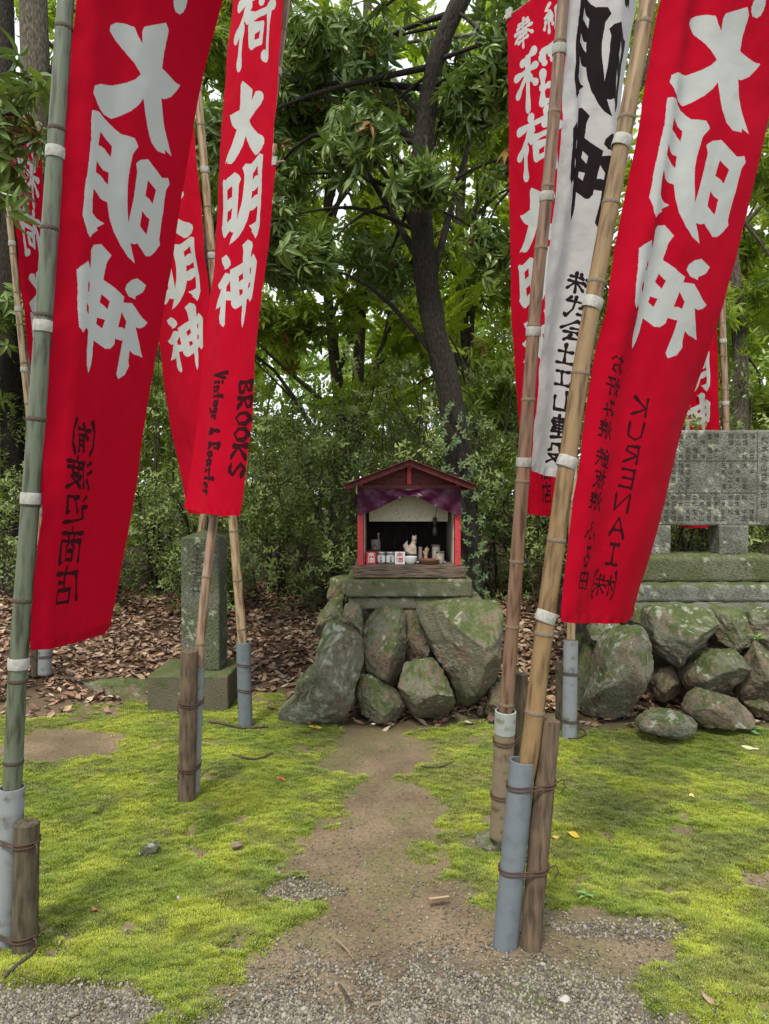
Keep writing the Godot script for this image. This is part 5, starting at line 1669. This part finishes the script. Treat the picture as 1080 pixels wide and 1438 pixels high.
func banner(label: String, poles: Array, r0: float, r1: float, pm: String, rows: Array, cloth: Material, ties: Array, sd: int, bulge := 0.03, fold := 0.012, crease := 0.0) -> void:
	var base: Vector3 = poles[0]
	var t := thing("dedication_banner", label, "banner", base, 0.0, "dedication banners round the clearing")
	var local := []
	for q in poles: local.append(q - base)
	var path := bamboo(t, local, r0, r1, M[pm], M.node if pm == "bamboo_green" else M.node_pale, sd)
	var nu := 25
	var nv := 121
	var edges := []
	var frees := []
	for r in rows:
		edges.append(r[0] - base)
		frees.append(r[1] - base)
	var es := smooth_path(edges, 15)
	var fs := smooth_path(frees, 15)
	nv = es.size()
	var p := PackedVector3Array()
	var uv := PackedVector2Array()
	var hem := PackedVector3Array()
	for r in nv:
		var v := float(r) / (nv - 1)
		var a: Vector3 = es[r]
		var b: Vector3 = fs[r]
		var n := (b - a).cross(es[mini(r + 1, nv - 1)] - es[maxi(r - 1, 0)]).normalized()
		if n.z < 0.0: n = -n
		for c in nu:
			var u := float(c) / (nu - 1)
			var w := bulge * sin(PI * u) * (0.4 + 0.6 * v)
			w += 0.012 * sin(u * 9.0 + v * 4.0 + sd) * v * (0.3 + u)
			w += 0.018 * nz.get_noise_2d(u * 1.3 + sd, v * 4.0) + 0.0028 * nz.get_noise_2d(u * 7.0 + sd * 2, v * 34.0) * (1.4 - u)
			w += fold * exp(-pow((u - 0.13 - 0.05 * sin(v * 7.0 + sd)) / 0.07, 2.0)) * (1.0 - 0.5 * v)
			w -= fold * exp(-pow((u - 0.27 - 0.07 * v) / 0.09, 2.0)) * (0.8 - 0.5 * v)
			w += crease * maxf(0.0, 1.0 - absf(u - 0.62) / 0.3)
			# the cloth is drawn towards each tie
			for y in ties:
				var k := exp(-pow((a.y + base.y - y) / 0.09, 2.0)) * exp(-u * 7.0)
				w += 0.008 * k
			p.append(a.lerp(b, u) + n * w + Vector3(0, -0.012 * sin(PI * u) * v * v, 0))
			uv.append(Vector2(u, v))
	var cl := part("cloth", sheet(p, nu, nv, uv), cloth, t)
	# bottom hem, folded over and stitched
	var hp := PackedVector3Array()
	var huv := PackedVector2Array()
	var rowsn := 3
	var last := nv - 1
	for r in rowsn:
		for c in nu:
			var q := p[last * nu + c]
			var up := (p[(last - 2) * nu + c] - q).normalized()
			var n := (p[last * nu + mini(c + 1, nu - 1)] - p[last * nu + maxi(c - 1, 0)]).cross(up).normalized()
			if n.z < 0.0: n = -n
			hp.append(q + up * (0.03 * (1.0 - r / 2.0)) + n * (0.003 + 0.0025 * sin(c * 2.1 + r) * (0.4 + r * 0.5)) - up * 0.002 * r)
			huv.append(Vector2(float(c) / (nu - 1) * 0.98 + 0.01, 0.985 + 0.006 * r))
	part("hem", sheet(hp, nu, rowsn, huv), cloth, cl)
	for y in ties:
		var c := on_path(path, y - base.y)
		var e := on_path(es, y - base.y)
		var r := lerpf(r0, r1, clampf((y - base.y) / 4.5, 0.0, 1.0)) + 0.004
		var st := SurfaceTool.new()
		st.begin(Mesh.PRIMITIVE_TRIANGLES)
		st.append_from(lathe([Vector2(r - 0.003, -0.019), Vector2(r, -0.018), Vector2(r + 0.0008, 0.0), Vector2(r, 0.018), Vector2(r - 0.003, 0.019)], 18), 0, Transform3D(aligned(path[mini(30, path.size() - 1)] - path[0]), c))
		var to := e - c
		to.y = clampf(to.y, -0.01, 0.01)
		var go := to.normalized()
		var len := to.length() - r * 0.75 + 0.03
		var bx := Basis(go, Vector3.UP, go.cross(Vector3.UP)).orthonormalized()
		var strip := block(Vector3(len, 0.034, 0.004), 0.0015)
		st.append_from(strip, 0, Transform3D(bx, c + go * (r * 0.75 + len * 0.5) + Vector3(0, 0, 0.016)))
		part("tie", st.commit(), M.tie, t)
	# rod through the top hem
	var out: Vector3 = (fs[0] - es[0]).normalized()
	part("crossbar", tube([es[0] - out * 0.08, fs[0] + out * 0.03], [0.009, 0.009], 8), M.bamboo_pale, t)
	for u in [0.03, 0.5, 0.97]:
		var q: Vector3 = es[0].lerp(fs[0], u)
		var strip := block(Vector3(0.045, 0.07, 0.024), 0.003)
		var o := part("rod_loop", strip, M.tie, t)
		o.transform = Transform3D(Basis(out, Vector3.UP, out.cross(Vector3.UP)).orthonormalized(), q + Vector3(0, 0.012, 0))


func build_banners() -> void:
	var plain := cloth_print("plain")
	banner("large red banner on green grey bamboo pole, left foreground, donor name in black", [Vector3(-1.261, 0.112, -2.400), Vector3(-1.238, 0.559, -2.400), Vector3(-1.209, 1.018, -2.400), Vector3(-1.141, 1.829, -2.400), Vector3(-1.038, 3.147, -2.400), Vector3(-0.932, 4.559, -2.400)], 0.031, 0.024, "bamboo_green", [[Vector3(-0.903, 4.470, -2.400), Vector3(-0.459, 4.434, -2.689)], [Vector3(-0.938, 4.036, -2.400), Vector3(-0.499, 4.001, -2.696)], [Vector3(-0.973, 3.603, -2.400), Vector3(-0.539, 3.568, -2.704)], [Vector3(-1.008, 3.169, -2.400), Vector3(-0.689, 3.143, -2.823)], [Vector3(-1.043, 2.735, -2.400), Vector3(-0.794, 2.715, -2.868)], [Vector3(-1.077, 2.301, -2.400), Vector3(-0.870, 2.285, -2.888)], [Vector3(-1.112, 1.867, -2.400), Vector3(-0.948, 1.854, -2.904)], [Vector3(-1.145, 1.434, -2.400), Vector3(-1.026, 1.425, -2.916)], [Vector3(-1.178, 1.000, -2.400), Vector3(-1.104, 0.994, -2.925)]], cloth_print("family_store"), [0.953, 1.5, 2.065, 2.63, 3.2, 3.76], 3, 0.04, 0.022)
	banner("large red banner on tan bamboo pole, right foreground, two donor lines in black", [Vector3(0.445, 0.512, -2.400), Vector3(0.482, 0.653, -2.400), Vector3(0.539, 1.138, -2.400), Vector3(0.633, 1.829, -2.400), Vector3(0.715, 2.316, -2.400), Vector3(0.864, 3.147, -2.400), Vector3(1.071, 4.371, -2.400)], 0.032, 0.023, "bamboo_tan", [[Vector3(1.104, 4.300, -2.400), Vector3(1.626, 4.209, -2.492)], [Vector3(1.034, 3.900, -2.400), Vector3(1.556, 3.809, -2.492)], [Vector3(0.965, 3.500, -2.400), Vector3(1.485, 3.410, -2.501)], [Vector3(0.895, 3.100, -2.400), Vector3(1.393, 3.014, -2.581)], [Vector3(0.826, 2.700, -2.400), Vector3(1.310, 2.616, -2.616)], [Vector3(0.756, 2.300, -2.400), Vector3(1.229, 2.211, -2.641)], [Vector3(0.678, 1.900, -2.400), Vector3(1.128, 1.817, -2.681)], [Vector3(0.616, 1.500, -2.400), Vector3(1.040, 1.444, -2.719)], [Vector3(0.567, 1.100, -2.400), Vector3(0.954, 1.053, -2.761)]], cloth_print("grill_house"), [1.11, 1.62, 2.14, 2.665, 3.2, 3.75], 4, 0.035, 0.032)
	banner("only white banner, black lettering, on brown bamboo pole", [Vector3(0.499, 0.433, -3.022), Vector3(0.504, 0.616, -3.004), Vector3(0.518, 0.803, -3.000), Vector3(0.556, 1.368, -3.000), Vector3(0.621, 2.300, -3.000), Vector3(0.676, 2.853, -3.000), Vector3(0.732, 3.559, -3.000), Vector3(0.800, 4.324, -3.000)], 0.030, 0.022, "bamboo_brown", [[Vector3(0.802, 4.250, -3.000), Vector3(1.169, 4.226, -3.277)], [Vector3(0.780, 3.921, -3.000), Vector3(1.147, 3.897, -3.277)], [Vector3(0.758, 3.593, -3.000), Vector3(1.100, 3.570, -3.308)], [Vector3(0.736, 3.264, -3.000), Vector3(1.067, 3.242, -3.320)], [Vector3(0.714, 2.935, -3.000), Vector3(1.040, 2.913, -3.325)], [Vector3(0.687, 2.606, -3.000), Vector3(1.007, 2.571, -3.331)], [Vector3(0.651, 2.277, -3.000), Vector3(0.959, 2.244, -3.342)], [Vector3(0.622, 1.949, -3.000), Vector3(0.918, 1.924, -3.352)], [Vector3(0.595, 1.620, -3.000), Vector3(0.872, 1.597, -3.367)]], cloth_print("white"), [1.65, 2.185, 2.735, 3.33, 3.9], 5, 0.01, 0.012, 0.06)
	banner("red banner with Roman letters written sideways, before the stone pillar", [Vector3(-0.941, 0.488, -3.622), Vector3(-0.914, 0.904, -3.640), Vector3(-0.868, 1.391, -3.690), Vector3(-0.696, 2.546, -3.680), Vector3(-0.476, 3.971, -3.600), Vector3(-0.349, 4.955, -3.560)], 0.024, 0.020, "bamboo_pink", [[Vector3(-0.408, 4.750, -3.500), Vector3(-0.706, 4.773, -3.768)], [Vector3(-0.440, 4.334, -3.500), Vector3(-0.742, 4.357, -3.762)], [Vector3(-0.472, 3.917, -3.500), Vector3(-0.788, 3.942, -3.746)], [Vector3(-0.504, 3.501, -3.500), Vector3(-0.820, 3.525, -3.746)], [Vector3(-0.536, 3.085, -3.500), Vector3(-0.852, 3.110, -3.746)], [Vector3(-0.571, 2.669, -3.500), Vector3(-0.886, 2.695, -3.746)], [Vector3(-0.607, 2.252, -3.500), Vector3(-0.930, 2.282, -3.735)], [Vector3(-0.646, 1.836, -3.500), Vector3(-0.970, 1.870, -3.735)], [Vector3(-0.690, 1.420, -3.500), Vector3(-1.025, 1.455, -3.718)]], cloth_print("roaster"), [2.2, 2.9, 3.6], 6, 0.02, 0.006)
	banner("red banner half hidden between the two left ones, on pale bamboo", [Vector3(-0.912, 0.467, -4.685), Vector3(-0.957, 1.111, -4.670), Vector3(-1.103, 3.096, -4.650), Vector3(-1.176, 3.998, -4.650), Vector3(-1.249, 4.874, -4.650)], 0.030, 0.024, "bamboo_pale", [[Vector3(-1.261, 4.750, -4.600), Vector3(-1.744, 4.715, -4.729)], [Vector3(-1.230, 4.335, -4.600), Vector3(-1.697, 4.301, -4.779)], [Vector3(-1.200, 3.920, -4.600), Vector3(-1.663, 3.886, -4.787)], [Vector3(-1.164, 3.505, -4.600), Vector3(-1.624, 3.457, -4.795)], [Vector3(-1.126, 3.090, -4.600), Vector3(-1.571, 3.055, -4.827)], [Vector3(-1.093, 2.675, -4.600), Vector3(-1.517, 2.642, -4.865)], [Vector3(-1.061, 2.260, -4.600), Vector3(-1.471, 2.228, -4.887)], [Vector3(-1.029, 1.845, -4.600), Vector3(-1.400, 1.816, -4.935)], [Vector3(-0.996, 1.430, -4.600), Vector3(-1.331, 1.404, -4.972)]], plain, [1.5, 2.0, 2.5, 3.04, 3.58, 4.1], 7, 0.03)
	banner("red banner in full height behind the white one, right of the leaning tree", [Vector3(1.161, 0.436, -4.520), Vector3(1.165, 0.702, -4.520), Vector3(1.179, 2.386, -4.520), Vector3(1.196, 4.824, -4.520)], 0.026, 0.02, "bamboo_pale", [[Vector3(1.157, 4.700, -4.500), Vector3(0.816, 4.702, -4.892)], [Vector3(1.154, 4.288, -4.500), Vector3(0.827, 4.290, -4.904)], [Vector3(1.151, 3.875, -4.500), Vector3(0.831, 3.877, -4.910)], [Vector3(1.148, 3.463, -4.500), Vector3(0.842, 3.465, -4.921)], [Vector3(1.145, 3.050, -4.500), Vector3(0.854, 3.052, -4.931)], [Vector3(1.142, 2.638, -4.500), Vector3(0.875, 2.639, -4.946)], [Vector3(1.139, 2.225, -4.500), Vector3(0.903, 2.227, -4.963)], [Vector3(1.137, 1.812, -4.500), Vector3(0.950, 1.814, -4.985)], [Vector3(1.134, 1.400, -4.500), Vector3(0.999, 1.401, -5.002)]], cloth_print("shop"), [1.5, 2.1, 2.7, 3.3, 3.9], 8, 0.03)
	banner("narrow red banner at the far left edge behind leaves", [Vector3(-2.602, 0.237, -5.600), Vector3(-2.674, 1.500, -5.600), Vector3(-2.773, 2.554, -5.600), Vector3(-2.849, 3.422, -5.600), Vector3(-2.926, 4.207, -5.600), Vector3(-2.965, 4.629, -5.600)], 0.026, 0.022, "bamboo_pale", [[Vector3(-2.924, 4.500, -5.600), Vector3(-2.807, 4.512, -5.983)], [Vector3(-2.882, 4.094, -5.600), Vector3(-2.799, 4.102, -5.991)], [Vector3(-2.840, 3.688, -5.600), Vector3(-2.784, 3.693, -5.996)], [Vector3(-2.799, 3.281, -5.600), Vector3(-2.757, 3.285, -5.998)], [Vector3(-2.762, 2.875, -5.600), Vector3(-2.734, 2.878, -5.999)], [Vector3(-2.725, 2.469, -5.600), Vector3(-2.704, 2.470, -5.999)], [Vector3(-2.692, 2.062, -5.600), Vector3(-2.671, 2.064, -5.999)], [Vector3(-2.659, 1.656, -5.600), Vector3(-2.645, 1.657, -6.000)], [Vector3(-2.626, 1.250, -5.600), Vector3(-2.612, 1.251, -6.000)]], plain, [1.4, 1.95, 2.49, 2.95, 3.45, 3.95], 9, 0.03)
	banner("distant red banner, only a sliver showing beside the sideways lettered one", [Vector3(-1.609, 0.272, -6.080), Vector3(-1.526, 1.291, -6.080), Vector3(-1.252, 2.692, -6.080), Vector3(-0.942, 4.272, -6.080), Vector3(-0.918, 4.391, -6.080)], 0.03, 0.025, "bamboo_pale", [[Vector3(-0.887, 4.250, -6.000), Vector3(-1.324, 4.292, -6.242)], [Vector3(-0.922, 3.888, -6.000), Vector3(-1.359, 3.930, -6.242)], [Vector3(-0.957, 3.525, -6.000), Vector3(-1.398, 3.568, -6.235)], [Vector3(-1.009, 3.163, -6.000), Vector3(-1.442, 3.231, -6.250)], [Vector3(-1.067, 2.800, -6.000), Vector3(-1.486, 2.867, -6.272)], [Vector3(-1.124, 2.438, -6.000), Vector3(-1.529, 2.502, -6.294)], [Vector3(-1.182, 2.075, -6.000), Vector3(-1.576, 2.138, -6.308)], [Vector3(-1.239, 1.712, -6.000), Vector3(-1.622, 1.773, -6.321)], [Vector3(-1.297, 1.350, -6.000), Vector3(-1.663, 1.408, -6.341)]], plain, [2.5, 3.2, 4.1], 10, 0.03)
	banner("distant red banner behind the stone tablet", [Vector3(3.250, 0.296, -6.820), Vector3(3.203, 2.149, -6.820), Vector3(3.156, 3.218, -6.820), Vector3(3.076, 5.512, -6.820)], 0.032, 0.026, "bamboo_pink", [[Vector3(3.031, 4.400, -6.800), Vector3(2.774, 4.386, -7.229)], [Vector3(3.052, 4.005, -6.800), Vector3(2.779, 3.991, -7.219)], [Vector3(3.073, 3.610, -6.800), Vector3(2.786, 3.595, -7.210)], [Vector3(3.093, 3.215, -6.800), Vector3(2.799, 3.202, -7.205)], [Vector3(3.108, 2.820, -6.800), Vector3(2.807, 2.809, -7.199)], [Vector3(3.123, 2.425, -6.800), Vector3(2.822, 2.414, -7.199)], [Vector3(3.138, 2.030, -6.800), Vector3(2.830, 2.017, -7.194)], [Vector3(3.155, 1.635, -6.800), Vector3(2.840, 1.622, -7.189)], [Vector3(3.172, 1.240, -6.800), Vector3(2.850, 1.226, -7.183)]], plain, [1.8, 2.39, 2.97, 3.5], 11, 0.03)


func pipe_mesh(r: float, h: float, wall := 0.005) -> ArrayMesh:
	return lathe([Vector2(r - wall, -0.02), Vector2(r, -0.02), Vector2(r, 0.0), Vector2(r, h * 0.5), Vector2(r, h - 0.0015), Vector2(r - 0.001, h), Vector2(r - wall + 0.001, h), Vector2(r - wall, h - 0.0015), Vector2(r - wall, h * 0.4)], 28)


func holder(label: String, p0: Vector3, p1: Vector3, pr: float, pm: String, s0: Vector3, s1: Vector3, sr: float, sm: String, wires: Array, sd: int) -> void:
	var t := thing("pole_holder", label, "pole holder", p0, 0.0, "pipe sockets that hold the banner poles")
	var pipe := part("pipe", pipe_mesh(pr, p0.distance_to(p1)), M[pm], t)
	pipe.transform = Transform3D(aligned(p1 - p0), Vector3.ZERO)
	if pm == "pipe_muddy":
		var h := p0.distance_to(p1)
		part("rim", lathe([Vector2(pr - 0.002, h * 0.82), Vector2(pr + 0.002, h * 0.822), Vector2(pr + 0.002, h - 0.001), Vector2(pr, h + 0.002), Vector2(pr - 0.003, h + 0.002)], 28), M.pipe_pale, pipe)
	var a := s0 - p0
	var b := s1 - p0
	if sr > 0.0:
		part("stake", tube([a - Vector3(0, 0.03, 0), a.lerp(b, 0.25), a.lerp(b, 0.5), a.lerp(b, 0.75), b], [sr * 1.02, sr, sr * 1.01, sr * 0.98, sr], 16, 0.08, sd), M[sm], t)
	for w in wires:
		var c: Vector3 = (p1 - p0) * w
		var e := c
		var er := pr
		if sr > 0.0:
			e = on_path([a, b], c.y)
			er = sr
		var pts := []
		for turn in 2:
			for k in 22:
				var g := TAU * k / 22.0
				var dir := Vector3(cos(g), 0, sin(g))
				var q1 := c + dir * (pr + 0.003)
				var q2 := e + dir * (er + 0.003)
				var q := q1 if q1.dot(dir) > q2.dot(dir) else q2
				pts.append(q + Vector3(0, 0.012 * turn + 0.006 * sin(g * 1.0 + sd) + 0.008 * k / 22.0, 0))
		var side := (e - c)
		side.y = 0
		side = side.normalized() if side.length() > 0.001 else Vector3(1, 0, 0)
		var tail: Vector3 = e + side * (er + 0.006) + Vector3(0, 0.012, 0.01)
		pts.append(tail)
		pts.append(tail + side * 0.018 + Vector3(0, 0.014, 0.008))
		pts.append(tail + side * 0.026 + Vector3(0, -0.008, 0.014))
		pts.append(tail + side * 0.012 + Vector3(0, -0.03, 0.012))
		var rr := []
		for k in pts.size(): rr.append(0.0028)
		part("wire", tube(pts, rr, 6), M.wire, t)


func build_holders() -> void:
	holder("grey pipe and stake wired together at the left edge, foreground", Vector3(-1.266, -0.011, -2.400), Vector3(-1.240, 0.540, -2.400), 0.04, "pipe_old", Vector3(-1.182, 0.003, -2.360), Vector3(-1.171, 0.436, -2.360), 0.039, "stake_old", [0.12, 0.68], 1)
	holder("smooth blue grey pipe and brown stake, right foreground", Vector3(0.401, 0.000, -2.390), Vector3(0.459, 0.629, -2.400), 0.042, "pipe", Vector3(0.481, -0.000, -2.380), Vector3(0.555, 0.755, -2.420), 0.035, "stake", [0.42, 0.86], 2)
	holder("dirty whitish pipe under the white banner's pole", Vector3(0.487, 0.089, -3.050), Vector3(0.503, 0.618, -3.000), 0.042, "pipe_muddy", Vector3(0.586, 0.075, -3.160), Vector3(0.598, 0.732, -3.160), 0.03, "stake_old", [0.3, 0.74], 3)
	holder("brown bamboo stake with grey pipe behind, in front of the stone pillar", Vector3(-0.964, 0.037, -3.640), Vector3(-0.930, 0.656, -3.615), 0.031, "pipe_old", Vector3(-0.980, 0.037, -3.570), Vector3(-0.958, 0.751, -3.555), 0.043, "stake", [0.2, 0.72], 4)
	holder("grey pipe bound with rusty wire right of the stone pillar", Vector3(-0.907, 0.010, -4.720), Vector3(-0.913, 0.573, -4.680), 0.046, "pipe", Vector3.ZERO, Vector3.ZERO, 0.0, "stake", [0.42, 0.72], 5)
	holder("weathered grey pipe behind the front right bamboo, by the boulders", Vector3(1.141, -0.013, -4.460), Vector3(1.163, 0.614, -4.520), 0.045, "pipe_old", Vector3(1.123, 0.005, -4.620), Vector3(1.123, 0.458, -4.620), 0.03, "stake_old", [0.2, 0.66], 6)
	holder("short grey pipe on the bank under the front left banner", Vector3(-2.630, 0.160, -5.600), Vector3(-2.624, 0.429, -5.600), 0.05, "pipe_old", Vector3(-2.720, 0.148, -5.650), Vector3(-2.720, 0.364, -5.650), 0.035, "stake_old", [0.4], 7)


# ---------------------------------------------------------------- leaves, twigs, weeds
func fallen(length: float, width: float, curl: float, sd: int) -> ArrayMesh:
	var prof := [0.05, 0.6, 0.95, 1.0, 0.75, 0.35, 0.03]
	var p := PackedVector3Array()
	for r in 7:
		var t := r / 6.0 - 0.5
		for c in 5:
			var s := (c - 2) / 2.0
			p.append(Vector3(s * prof[r] * width * 0.5, curl * (absf(s) * width * 0.35 * prof[r] + t * t * length * 0.45) + 0.004 * sin(sd + r * 1.3 + c), t * length))
	return sheet(p, 5, 7)


func build_litter() -> void:
	var r3 := RandomNumberGenerator.new()
	r3.seed = 71
	var browns := [Color(0.27, 0.165, 0.105), Color(0.38, 0.26, 0.175), Color(0.17, 0.1, 0.066), Color(0.48, 0.36, 0.26), Color(0.23, 0.13, 0.08), Color(0.32, 0.2, 0.135)]
	for v in 3:
		var where := []
		var tints := []
		for k in 7000:
			var x := r3.randf_range(-5.2, 5.2)
			var z := -r3.randf_range(4.7, 9.0)
			var c := cover(x, z)
			if r3.randf() > c.z * 0.95 + 0.012: continue
			where.append(Transform3D(Basis.from_euler(Vector3(r3.randf_range(-0.5, 0.5), r3.randf() * TAU, r3.randf_range(-0.6, 0.6))).scaled(Vector3.ONE * r3.randf_range(0.7, 1.25)), Vector3(x, ground_at(x, z) + r3.randf_range(0.004, 0.035), z)))
			tints.append(browns[r3.randi() % 6] * r3.randf_range(0.75, 1.2))
		var o := copies(numbered("leaf_litter"), fallen([0.095, 0.075, 0.11][v], [0.04, 0.034, 0.036][v], [0.5, 0.9, -0.5][v], v), M.litter, where, tints, self)
		o.set_meta("kind", "stuff")
		tag(o, ["dry brown fallen leaves covering the bank", "curled brown fallen leaves among the litter of the bank", "long arched fallen leaves among the litter of the bank"][v], "leaf litter")
	var single_leaves := [
		["yellow fallen leaf on the moss right of the brown stake", 808, 1182, 3.18, Color(0.6, 0.42, 0.06), 0.075, 0.9],
		["smaller yellow leaf beside the brown stake's foot", 783, 1183, 3.17, Color(0.55, 0.34, 0.06), 0.05, 2.0],
		["pale yellow leaf standing on the right hand moss", 975, 1130, 3.56, Color(0.62, 0.52, 0.2), 0.045, 0.2],
		["cream coloured leaf near the right edge of the moss", 1058, 1055, 4.3, Color(0.62, 0.54, 0.3), 0.11, 1.4],
		["reddish leaf on the moss left of the path", 394, 1105, 3.78, Color(0.4, 0.09, 0.03), 0.06, 1.2],
		["yellow leaf at the foot of the tall pale boulder", 443, 1024, 4.7, Color(0.6, 0.42, 0.05), 0.09, 1.5],
		["white and pink leaf before the shrine boulders", 551, 1012, 4.85, Color(0.6, 0.45, 0.38), 0.06, 0.6],
		["small white scrap of leaf before the shrine boulders", 524, 1021, 4.78, Color(0.7, 0.66, 0.6), 0.045, 2.2],
		["pale curled leaf at the right foot of the shrine boulders", 660, 1022, 4.75, Color(0.42, 0.33, 0.25), 0.08, 1.7],
		["brown curled leaf on the moss in the left foreground", 130, 1288, 2.6, Color(0.3, 0.17, 0.07), 0.04, 1.3],
		["orange dead leaf in front of the dark pointed stone", 968, 983, 4.85, Color(0.45, 0.17, 0.05), 0.075, 1.5],
		["pale brown leaf at the bottom edge, right", 1000, 1428, 2.1, Color(0.35, 0.24, 0.18), 0.05, 0.4],
		["green leaf lying on soil near the right edge", 1062, 1026, 4.55, Color(0.1, 0.22, 0.08), 0.08, 1.2],
	]
	for i in single_leaves.size():
		var s: Array = single_leaves[i]
		var d: float = s[3]
		var at := Vector3((s[1] - 540.0) / 1020.0 * d, 0, -d)
		at.y = ground_at(at.x, at.z) + 0.026
		var m := leafy(s[4].linear_to_srgb(), 0.6, 0.3)
		m.vertex_color_use_as_albedo = false
		single("fallen_leaf", fallen(s[5], s[5] * 0.42, [0.6, -0.5][i % 2], i), m, s[0], "leaf", at, Vector3(0.15, s[6], 0.1), "single leaves lying on the ground")
	var twigs := [
		["crooked dark twig at the grey pipe's foot, left", [Vector3(-1.162, 0.004, -4.800), Vector3(-1.032, -0.020, -4.740), Vector3(-0.914, -0.012, -4.660), Vector3(-0.757, -0.019, -4.680)], 0.01],
		["small dark twig on the moss left of the path", [Vector3(-0.875, -0.001, -4.150), Vector3(-0.784, 0.001, -4.100), Vector3(-0.715, 0.009, -4.100), Vector3(-0.651, 0.005, -4.200)], 0.008],
		["thin twig lying across the path", [Vector3(0.201, -0.003, -3.950), Vector3(0.289, -0.003, -3.930), Vector3(0.376, -0.002, -4.000)], 0.005],
		["pale stick on the bare soil left of the front pipe", [Vector3(0.166, 0.001, -2.640), Vector3(0.203, 0.004, -2.650), Vector3(0.237, 0.006, -2.660)], 0.013],
		["bent straw on the gravel, centre foreground", [Vector3(-0.172, 0.004, -2.410), Vector3(-0.127, 0.002, -2.350), Vector3(-0.099, 0.000, -2.290)], 0.004],
		["dark twig on the gravel at the bottom edge", [Vector3(-0.136, 0.007, -2.160), Vector3(-0.110, 0.000, -2.110), Vector3(-0.097, 0.004, -2.070)], 0.006],
		["long brown root on the left bank", [Vector3(-2.682, 0.019, -5.700), Vector3(-2.416, -0.010, -5.600), Vector3(-2.160, -0.007, -5.650), Vector3(-1.933, 0.010, -5.800)], 0.014],
		["wire loop trailing from the rear grey pipe, right", [Vector3(1.127, -0.004, -4.420), Vector3(1.197, -0.002, -4.440), Vector3(1.259, 0.011, -4.520), Vector3(1.245, 0.025, -4.600)], 0.006],
		["bark strip hanging on the ground at the left edge", [Vector3(-1.167, 0.018, -2.400), Vector3(-1.142, -0.008, -2.330), Vector3(-1.157, -0.018, -2.260), Vector3(-1.165, -0.010, -2.200)], 0.008],
	]
	for w in twigs:
		var p := []
		for q in w[1]:
			var g: Vector3 = q
			g.y = ground_at(g.x, g.z) + 0.022 + w[2] * 0.5
			p.append(g)
		var path := smooth_path(p, 4)
		single("twig", tube(path, spread(w[2], w[2] * 0.6, path.size()), 7, 0.2, 2.0), M.bamboo_pale if w[2] == 0.013 or w[2] == 0.004 else M.stem, w[0], "twig", Vector3.ZERO, Vector3.ZERO, "twigs lying on the ground")
	var weeds := [["small pale green weed on the moss right of the front stake", 824, 1268, 2.68, 5, 0.05], ["bright green seedling in front of the low brown boulder", 905, 1018, 4.62, 6, 0.1], ["little seedling at the right end of the low brown boulder", 1062, 1018, 4.6, 4, 0.08], ["leafy seedling on the mid right boulder ledge", 1066, 898, 4.8, 6, 0.09], ["weed growing beside the tall pale boulder", 420, 935, 5.0, 7, 0.13], ["green seedling on the left bank near the hedge", 455, 845, 6.2, 7, 0.16]]
	for i in weeds.size():
		var w: Array = weeds[i]
		var d: float = w[3]
		var at := Vector3((w[1] - 540.0) / 1020.0 * d, 0, -d)
		at.y = 0.545 if i == 3 else ground_at(at.x, at.z) + 0.01
		var t := thing("seedling", w[0], "plant", at)
		var gm := leafy(lin(0.16, 0.3, 0.08), 0.5, 0.5)
		gm.vertex_color_use_as_albedo = false
		part("stem", tube([Vector3(0, -0.02, 0), Vector3(0.003, w[5] * 0.5, 0)], [0.003, 0.002], 5), gm, t)
		for k in w[4]:
			var a: float = k * 2.4
			var st := SurfaceTool.new()
			st.begin(Mesh.PRIMITIVE_TRIANGLES)
			blade(st, Vector3(0.002, w[5] * (0.2 + 0.3 * k / w[4]), 0), Vector3(cos(a), 0.5, sin(a)).normalized(), Vector3.UP, w[5] * 0.75, w[5] * 0.3, 0.35)
			part("leaf", st.commit(), gm, t)
